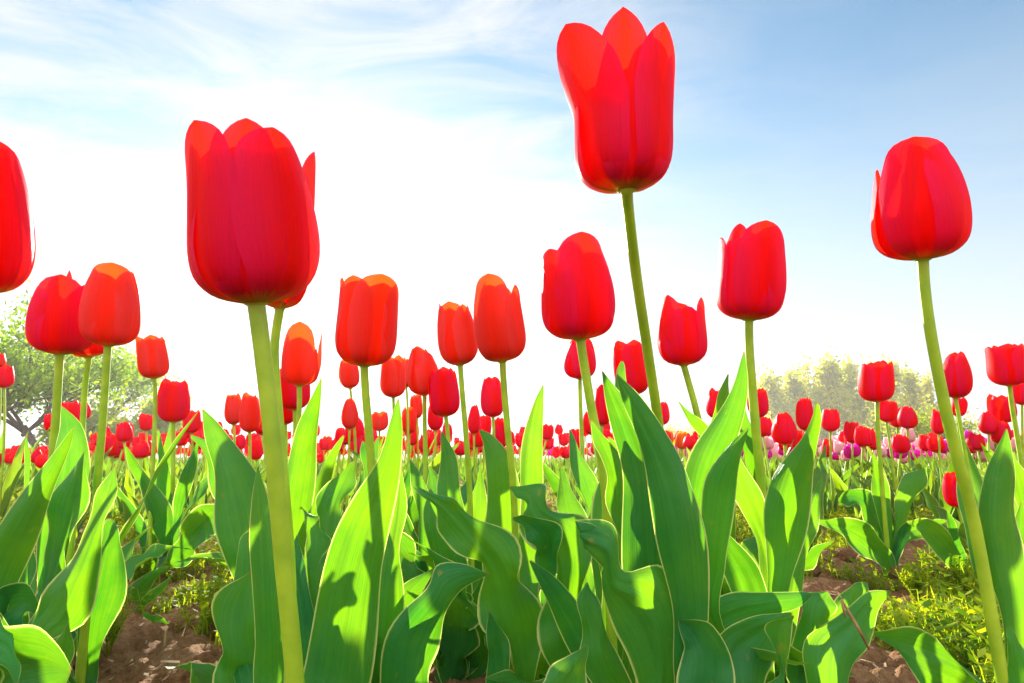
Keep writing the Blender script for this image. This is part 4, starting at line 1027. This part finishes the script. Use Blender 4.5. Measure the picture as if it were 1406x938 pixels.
# a few taller yellow flowering weeds
def tall_weed(u, v, d, hgt, label, n=16, seed=1):
    r = random.Random(seed)
    b = P(u, v, d); b[2] = ground_h(b[0], b[1])
    mb = MB()
    for k in range(n):
        a = r.uniform(0, 6.28); hh = hgt * r.uniform(.5, 1.0); sp = r.uniform(.1, .5) * hgt
        tip = b + np.array([math.cos(a) * sp, math.sin(a) * sp, hh])
        tube(mb, [b, b * .4 + tip * .6 + np.array([0, 0, .008]), tip], [.0008, .0006, .0004], n=4, seg=6)
        for f in np.linspace(.3, 1, 7):
            c = b + (tip - b) * f; sprig(mb, c[0], c[1], c[2], .014, r)
    o = mb.build('weed', M['weed'], origin=b, loc=b)
    o['label'] = label; o['category'] = 'weed'; o['group'] = 'tall yellow green weeds'
tall_weed(195, 800, .98, .07, 'bushy yellow weed left of the plant on bare ground', seed=3)
tall_weed(150, 880, .72, .06, 'thin branching weed in the lower left between the big leaves', n=8, seed=4)
tall_weed(1262, 840, .93, .05, 'bright yellow weed tuft on the soil right of the bowed leaves', seed=5)
tall_weed(1320, 800, 1.0, .06, 'pale yellow weed left of the big upright leaf at right', seed=6)

# loose clods of soil
def clod(u, v, s, label, seed):
    q = P(u, v, 1.0) - CAM; t = -CAMZ / q[2]; c = CAM + q * t
    z = ground_h(c[0], c[1])
    n, m_ = 14, 20
    V = np.zeros((n, m_, 3))
    for i in range(n):
        for j in range(m_):
            th = math.pi * (i + .02) / (n - 1 + .04); ph = 2 * math.pi * j / m_
            dv = Vector((math.sin(th) * math.cos(ph), math.sin(th) * math.sin(ph), math.cos(th)))
            k = 1 + .35 * noise.fractal(dv * 1.6 + Vector((seed * 3.1, 0, 0)), .8, 2.1, 4) + .12 * noise.noise(dv * 7 + Vector((seed, 2, 0)))
            V[i, j] = (dv.x * s * k, dv.y * s * k, dv.z * s * .7 * k)
    mb = MB(); mb.add(V, grid_faces(n, m_, True))
    o = mb.build('soil_clod', M['soil_near'], loc=(c[0], c[1], z + s * .3))
    o['label'] = label; o['category'] = 'clod'; o['group'] = 'clods of soil'
for k, (u, v, s, lab) in enumerate([
    (625, 905, .020, 'round brown clod at the bottom centre'), (665, 925, .016, 'smaller clod right of the round one at the bottom centre'),
    (275, 915, .017, 'dark clod at the bottom left beside the wavy leaf'), (1110, 790, .022, 'clod left of the bare soil patch at right'),
    (1140, 795, .018, 'clod beside the first one on the bare soil at right'), (1160, 765, .022, 'brown clod in the middle of the bare patch'),
    (1195, 772, .020, 'clod in the bare patch just left of the notched tulip foot'), (1240, 800, .020, 'clod right of the notched tulip foot'),
    (1290, 800, .022, 'large clod between weeds left of the big upright leaf'), (1180, 840, .014, 'small clod right behind the bowed leaf'),
    (120, 905, .014, 'little clod in the lower left corner weeds'), (250, 935, .015, 'clod at the bottom edge below the dry stalk'),
    (805, 905, .013, 'small clod behind the bright leaf tip at the bottom')]):
    clod(u, v, s, lab, k + 1)

# ------------------------------------------------------------------ trees
def leaf_cards(mb, C, size, r, n):
    C = np.asarray(C)
    a = unit(npr.normal(size=(n, 3))); b = unit(np.cross(a, npr.normal(size=(n, 3))))
    s = size * npr.uniform(.6, 1.3, size=(n, 1))
    V = np.stack([C - a * s, C - b * s * .55, C + a * s, C + b * s * .55], 1)
    mb.add(V.reshape(-1, 3), np.arange(4 * n).reshape(-1, 4))

def limb(mb, ends, p, dirn, ln, rad, depth, r, up=.25, spread=.7):
    q = [p]
    dcur = np.array(dirn)
    for k in range(4):
        dcur = unit(dcur + np.array([r.uniform(-.25, .25), r.uniform(-.25, .25), r.uniform(-.1, .2) * up * 2]))
        q.append(q[-1] + dcur * ln / 4)
    tube(mb, q, [rad, rad * .62], n=6, seg=7)
    if depth == 0:
        ends.append((q[-1], q[-3])); return
    for k in range(3 if depth > 1 else 4):
        f = q[2 + k % 3]
        nd = unit(dcur + spread * unit(np.array([r.uniform(-1, 1), r.uniform(-1, 1), r.uniform(-.3, .8)])))
        limb(mb, ends, f, nd, ln * r.uniform(.55, .8), rad * .5, depth - 1, r, up, spread)

def tree(u, d, H, crown_w, mkey, label, seed, leafsize=.05, per=60, lean=(0, 0), trunk_h=.3, depth=3, spread=.9, rad=None, name='tree', cat='tree', group=None, cl=.35):
    r = random.Random(seed)
    b = np.array([(u - 703) / FPX * d, d, -.01])
    e = empty(name, b, label, cat, group)
    tm = MB(); ends = []
    th = H * trunk_h; rad = rad or H * .022
    top = b + np.array([lean[0], lean[1], th])
    tube(tm, [b, (b + top) / 2 + np.array([r.uniform(-.05, .05) * H, 0, 0]), top], [rad * 1.3, rad, rad * .85], n=10, seg=10)
    for k in range(5):
        a = k * 1.26 + r.uniform(-.4, .4)
        dn = unit(np.array([math.cos(a) * crown_w / H, math.sin(a) * crown_w / H, r.uniform(.5, 1.0)]))
        limb(tm, ends, top - np.array([0, 0, r.uniform(0, .25) * th]), dn, H * (1 - trunk_h) * r.uniform(.42, .58), rad * .6, depth - 1, r, spread=spread)
    tm.build('trunk', M['bark'], e, b)
    cm_ = MB()
    Cs = []
    for (p, q) in ends:
        n = int(per * r.uniform(.4, 1.4))
        f = npr.uniform(0, 1, size=(n, 1))
        Cs.append(q + (p - q) * f * 1.15 + npr.normal(size=(n, 3)) * cl * H * .12)
    Cs = np.concatenate(Cs)
    leaf_cards(cm_, Cs, leafsize, r, len(Cs))
    cm_.build('crown', M[mkey], e, b)
    return e

tree(70, 16, 4.0, 3.6, 'tree', 'leafy green tree with dark forked trunk at the left edge', 5, leafsize=.062, per=190, lean=(-.6, 0), trunk_h=.24, group=None, cl=.5)
tree(-30, 13, 3.6, 3.0, 'tree', 'fresh green tree cut by the left edge behind the first tulip', 9, leafsize=.055, per=90, trunk_h=.3, cl=.5)
tree(140, 22, 4.6, 3.2, 'tree', 'sparse twiggy tree just left of the small orange tulip', 14, leafsize=.07, per=100, trunk_h=.3, cl=.5)
tree(165, 19, 2.3, 3.0, 'willow', 'bright yellow green willow low behind the orange tulip stem', 23, leafsize=.07, per=200, trunk_h=.12, name='willow', cl=.7)

def poplar(u, d, H, w, mkey, label, seed, group, n=3600, leafsize=.24):
    r = random.Random(seed)
    b = np.array([(u - 703) / FPX * d, d, -.01])
    e = empty('poplar', b, label, 'tree', group)
    tm = MB(); tube(tm, [b, b + np.array([r.uniform(-.2, .2), 0, H * .5]), b + np.array([0, 0, H * .95])], [H * .016, H * .01, H * .003], n=7, seg=8)
    Cs = []
    for k in range(26):
        f = r.uniform(.12, .97); a = r.uniform(0, 6.28)
        env = w / 2 * math.sin(math.pi * min(1, (f * .9 + .12)) ** .8) + .2
        p0 = b + np.array([0, 0, H * f * .85]); p1 = b + np.array([math.cos(a) * env * .9, math.sin(a) * env * .9, H * min(1, f + .1)])
        tube(tm, [p0, (p0 + p1) / 2 + np.array([0, 0, -.1]), p1], [H * .004, H * .0015], n=4, seg=5)
        m_ = n // 26
        t = npr.uniform(.3, 1.1, size=(m_, 1))
        Cs.append(p0 + (p1 - p0) * t + npr.normal(size=(m_, 3)) * np.array([.28, .28, .5]) * w * .3)
    tm.build('trunk', M['bark'], e, b)
    Cs = np.concatenate(Cs); cm_ = MB(); leaf_cards(cm_, Cs, leafsize, r, len(Cs))
    cm_.build('crown', M[mkey], e, b)
names = ['leftmost low rounded poplar of the pale row', 'second poplar of the pale row from the left', 'yellowish tall poplar left of the notched tulip', 'highest poplar of the pale row', 'poplar directly left of the notched tulip', 'poplar hidden behind the notched tulip', 'poplar right of the notched tulip', 'thin grey poplar near the row end', 'last small poplar of the row behind the yellow bush']
for k, (u, vt, wpx) in enumerate([(1058, 522, 46), (1088, 520, 40), (1112, 502, 44), (1142, 499, 40), (1168, 501, 34), (1198, 508, 34), (1226, 505, 34), (1250, 515, 30), (1276, 520, 26)]):
    dd = 70 + (k % 3) * 3
    poplar(u, dd, (626 - vt) / FPX * dd, wpx * 1.4 / FPX * dd, 'poplar', names[k], 40 + k, 'pale poplars on the horizon')
for k, (u, vt, wpx, lab) in enumerate([(915, 590, 60, 'faint low tree right of the tallest stem'), (955, 582, 50, 'faint low tree behind the slanting stem'), (1000, 578, 50, 'faint tree behind the S shaped leaf')]):
    poplar(u, 90, (626 - vt) / FPX * 90, wpx / FPX * 90, 'poplar', lab, 70 + k, 'faint low trees on the horizon', n=1200, leafsize=.2)
tree(1272, 24, 2.5, 2.2, 'willow', 'bright yellow green bush tree left of the long curving stem', 31, leafsize=.06, per=60, trunk_h=.12, name='bush', cl=.6)
def hedge(u0, u1, d, H, mkey, label, seed, n=5000, name='hedge'):
    r = random.Random(seed)
    x0, x1 = (u0 - 703) / FPX * d, (u1 - 703) / FPX * d
    mb = MB()
    nn = npr.uniform(0, 1, size=(n, 3))
    X = x0 + (x1 - x0) * nn[:, 0]
    env = H * (.65 + .35 * np.array([noise.noise(Vector((x * .9, seed, 0))) for x in X]))
    C = np.stack([X, d + (nn[:, 1] - .5) * H, nn[:, 2] ** .8 * env], 1)
    leaf_cards(mb, C, .07 * d / 25, r, n)
    o = mb.build(name, M[mkey], origin=(0, 0, 0)); o['label'] = label; o['category'] = 'hedge'
hedge(-80, 205, 30, .8, 'autumn', 'low brownish hedge behind the left tulip band', 3)
hedge(1290, 1500, 34, 1.6, 'autumn', 'low orange tinged hedge at the right end of the horizon', 7)
hedge(1030, 1300, 60, 1.4, 'poplar', 'low pale hedge at the foot of the poplar row', 8)

# ------------------------------------------------------------------ air
bm_ = MB()
x0, x1, y0, y1, z0, z1 = -140, 140, -20, 130, -1.2, 16
V = [(x, y, z) for x in (x0, x1) for y in (y0, y1) for z in (z0, z1)]
bm_.add(V, [[0, 1, 3, 2], [4, 6, 7, 5], [0, 4, 5, 1], [2, 3, 7, 6], [0, 2, 6, 4], [1, 5, 7, 3]])
m, nt = mat('haze')
pv = N(nt, 'ShaderNodeVolumePrincipled', inp={'Density': 0.0018, 'Anisotropy': 0.5, 'Color': (0.95, 0.96, 1.0, 1)})
o = N(nt, 'ShaderNodeOutputMaterial'); nt.links.new(pv.outputs[0], o.inputs['Volume'])
hz = bm_.build('haze', m); hz['kind'] = 'stuff'; hz['label'] = 'pale haze of backlit morning air over the field'; hz['category'] = 'haze'
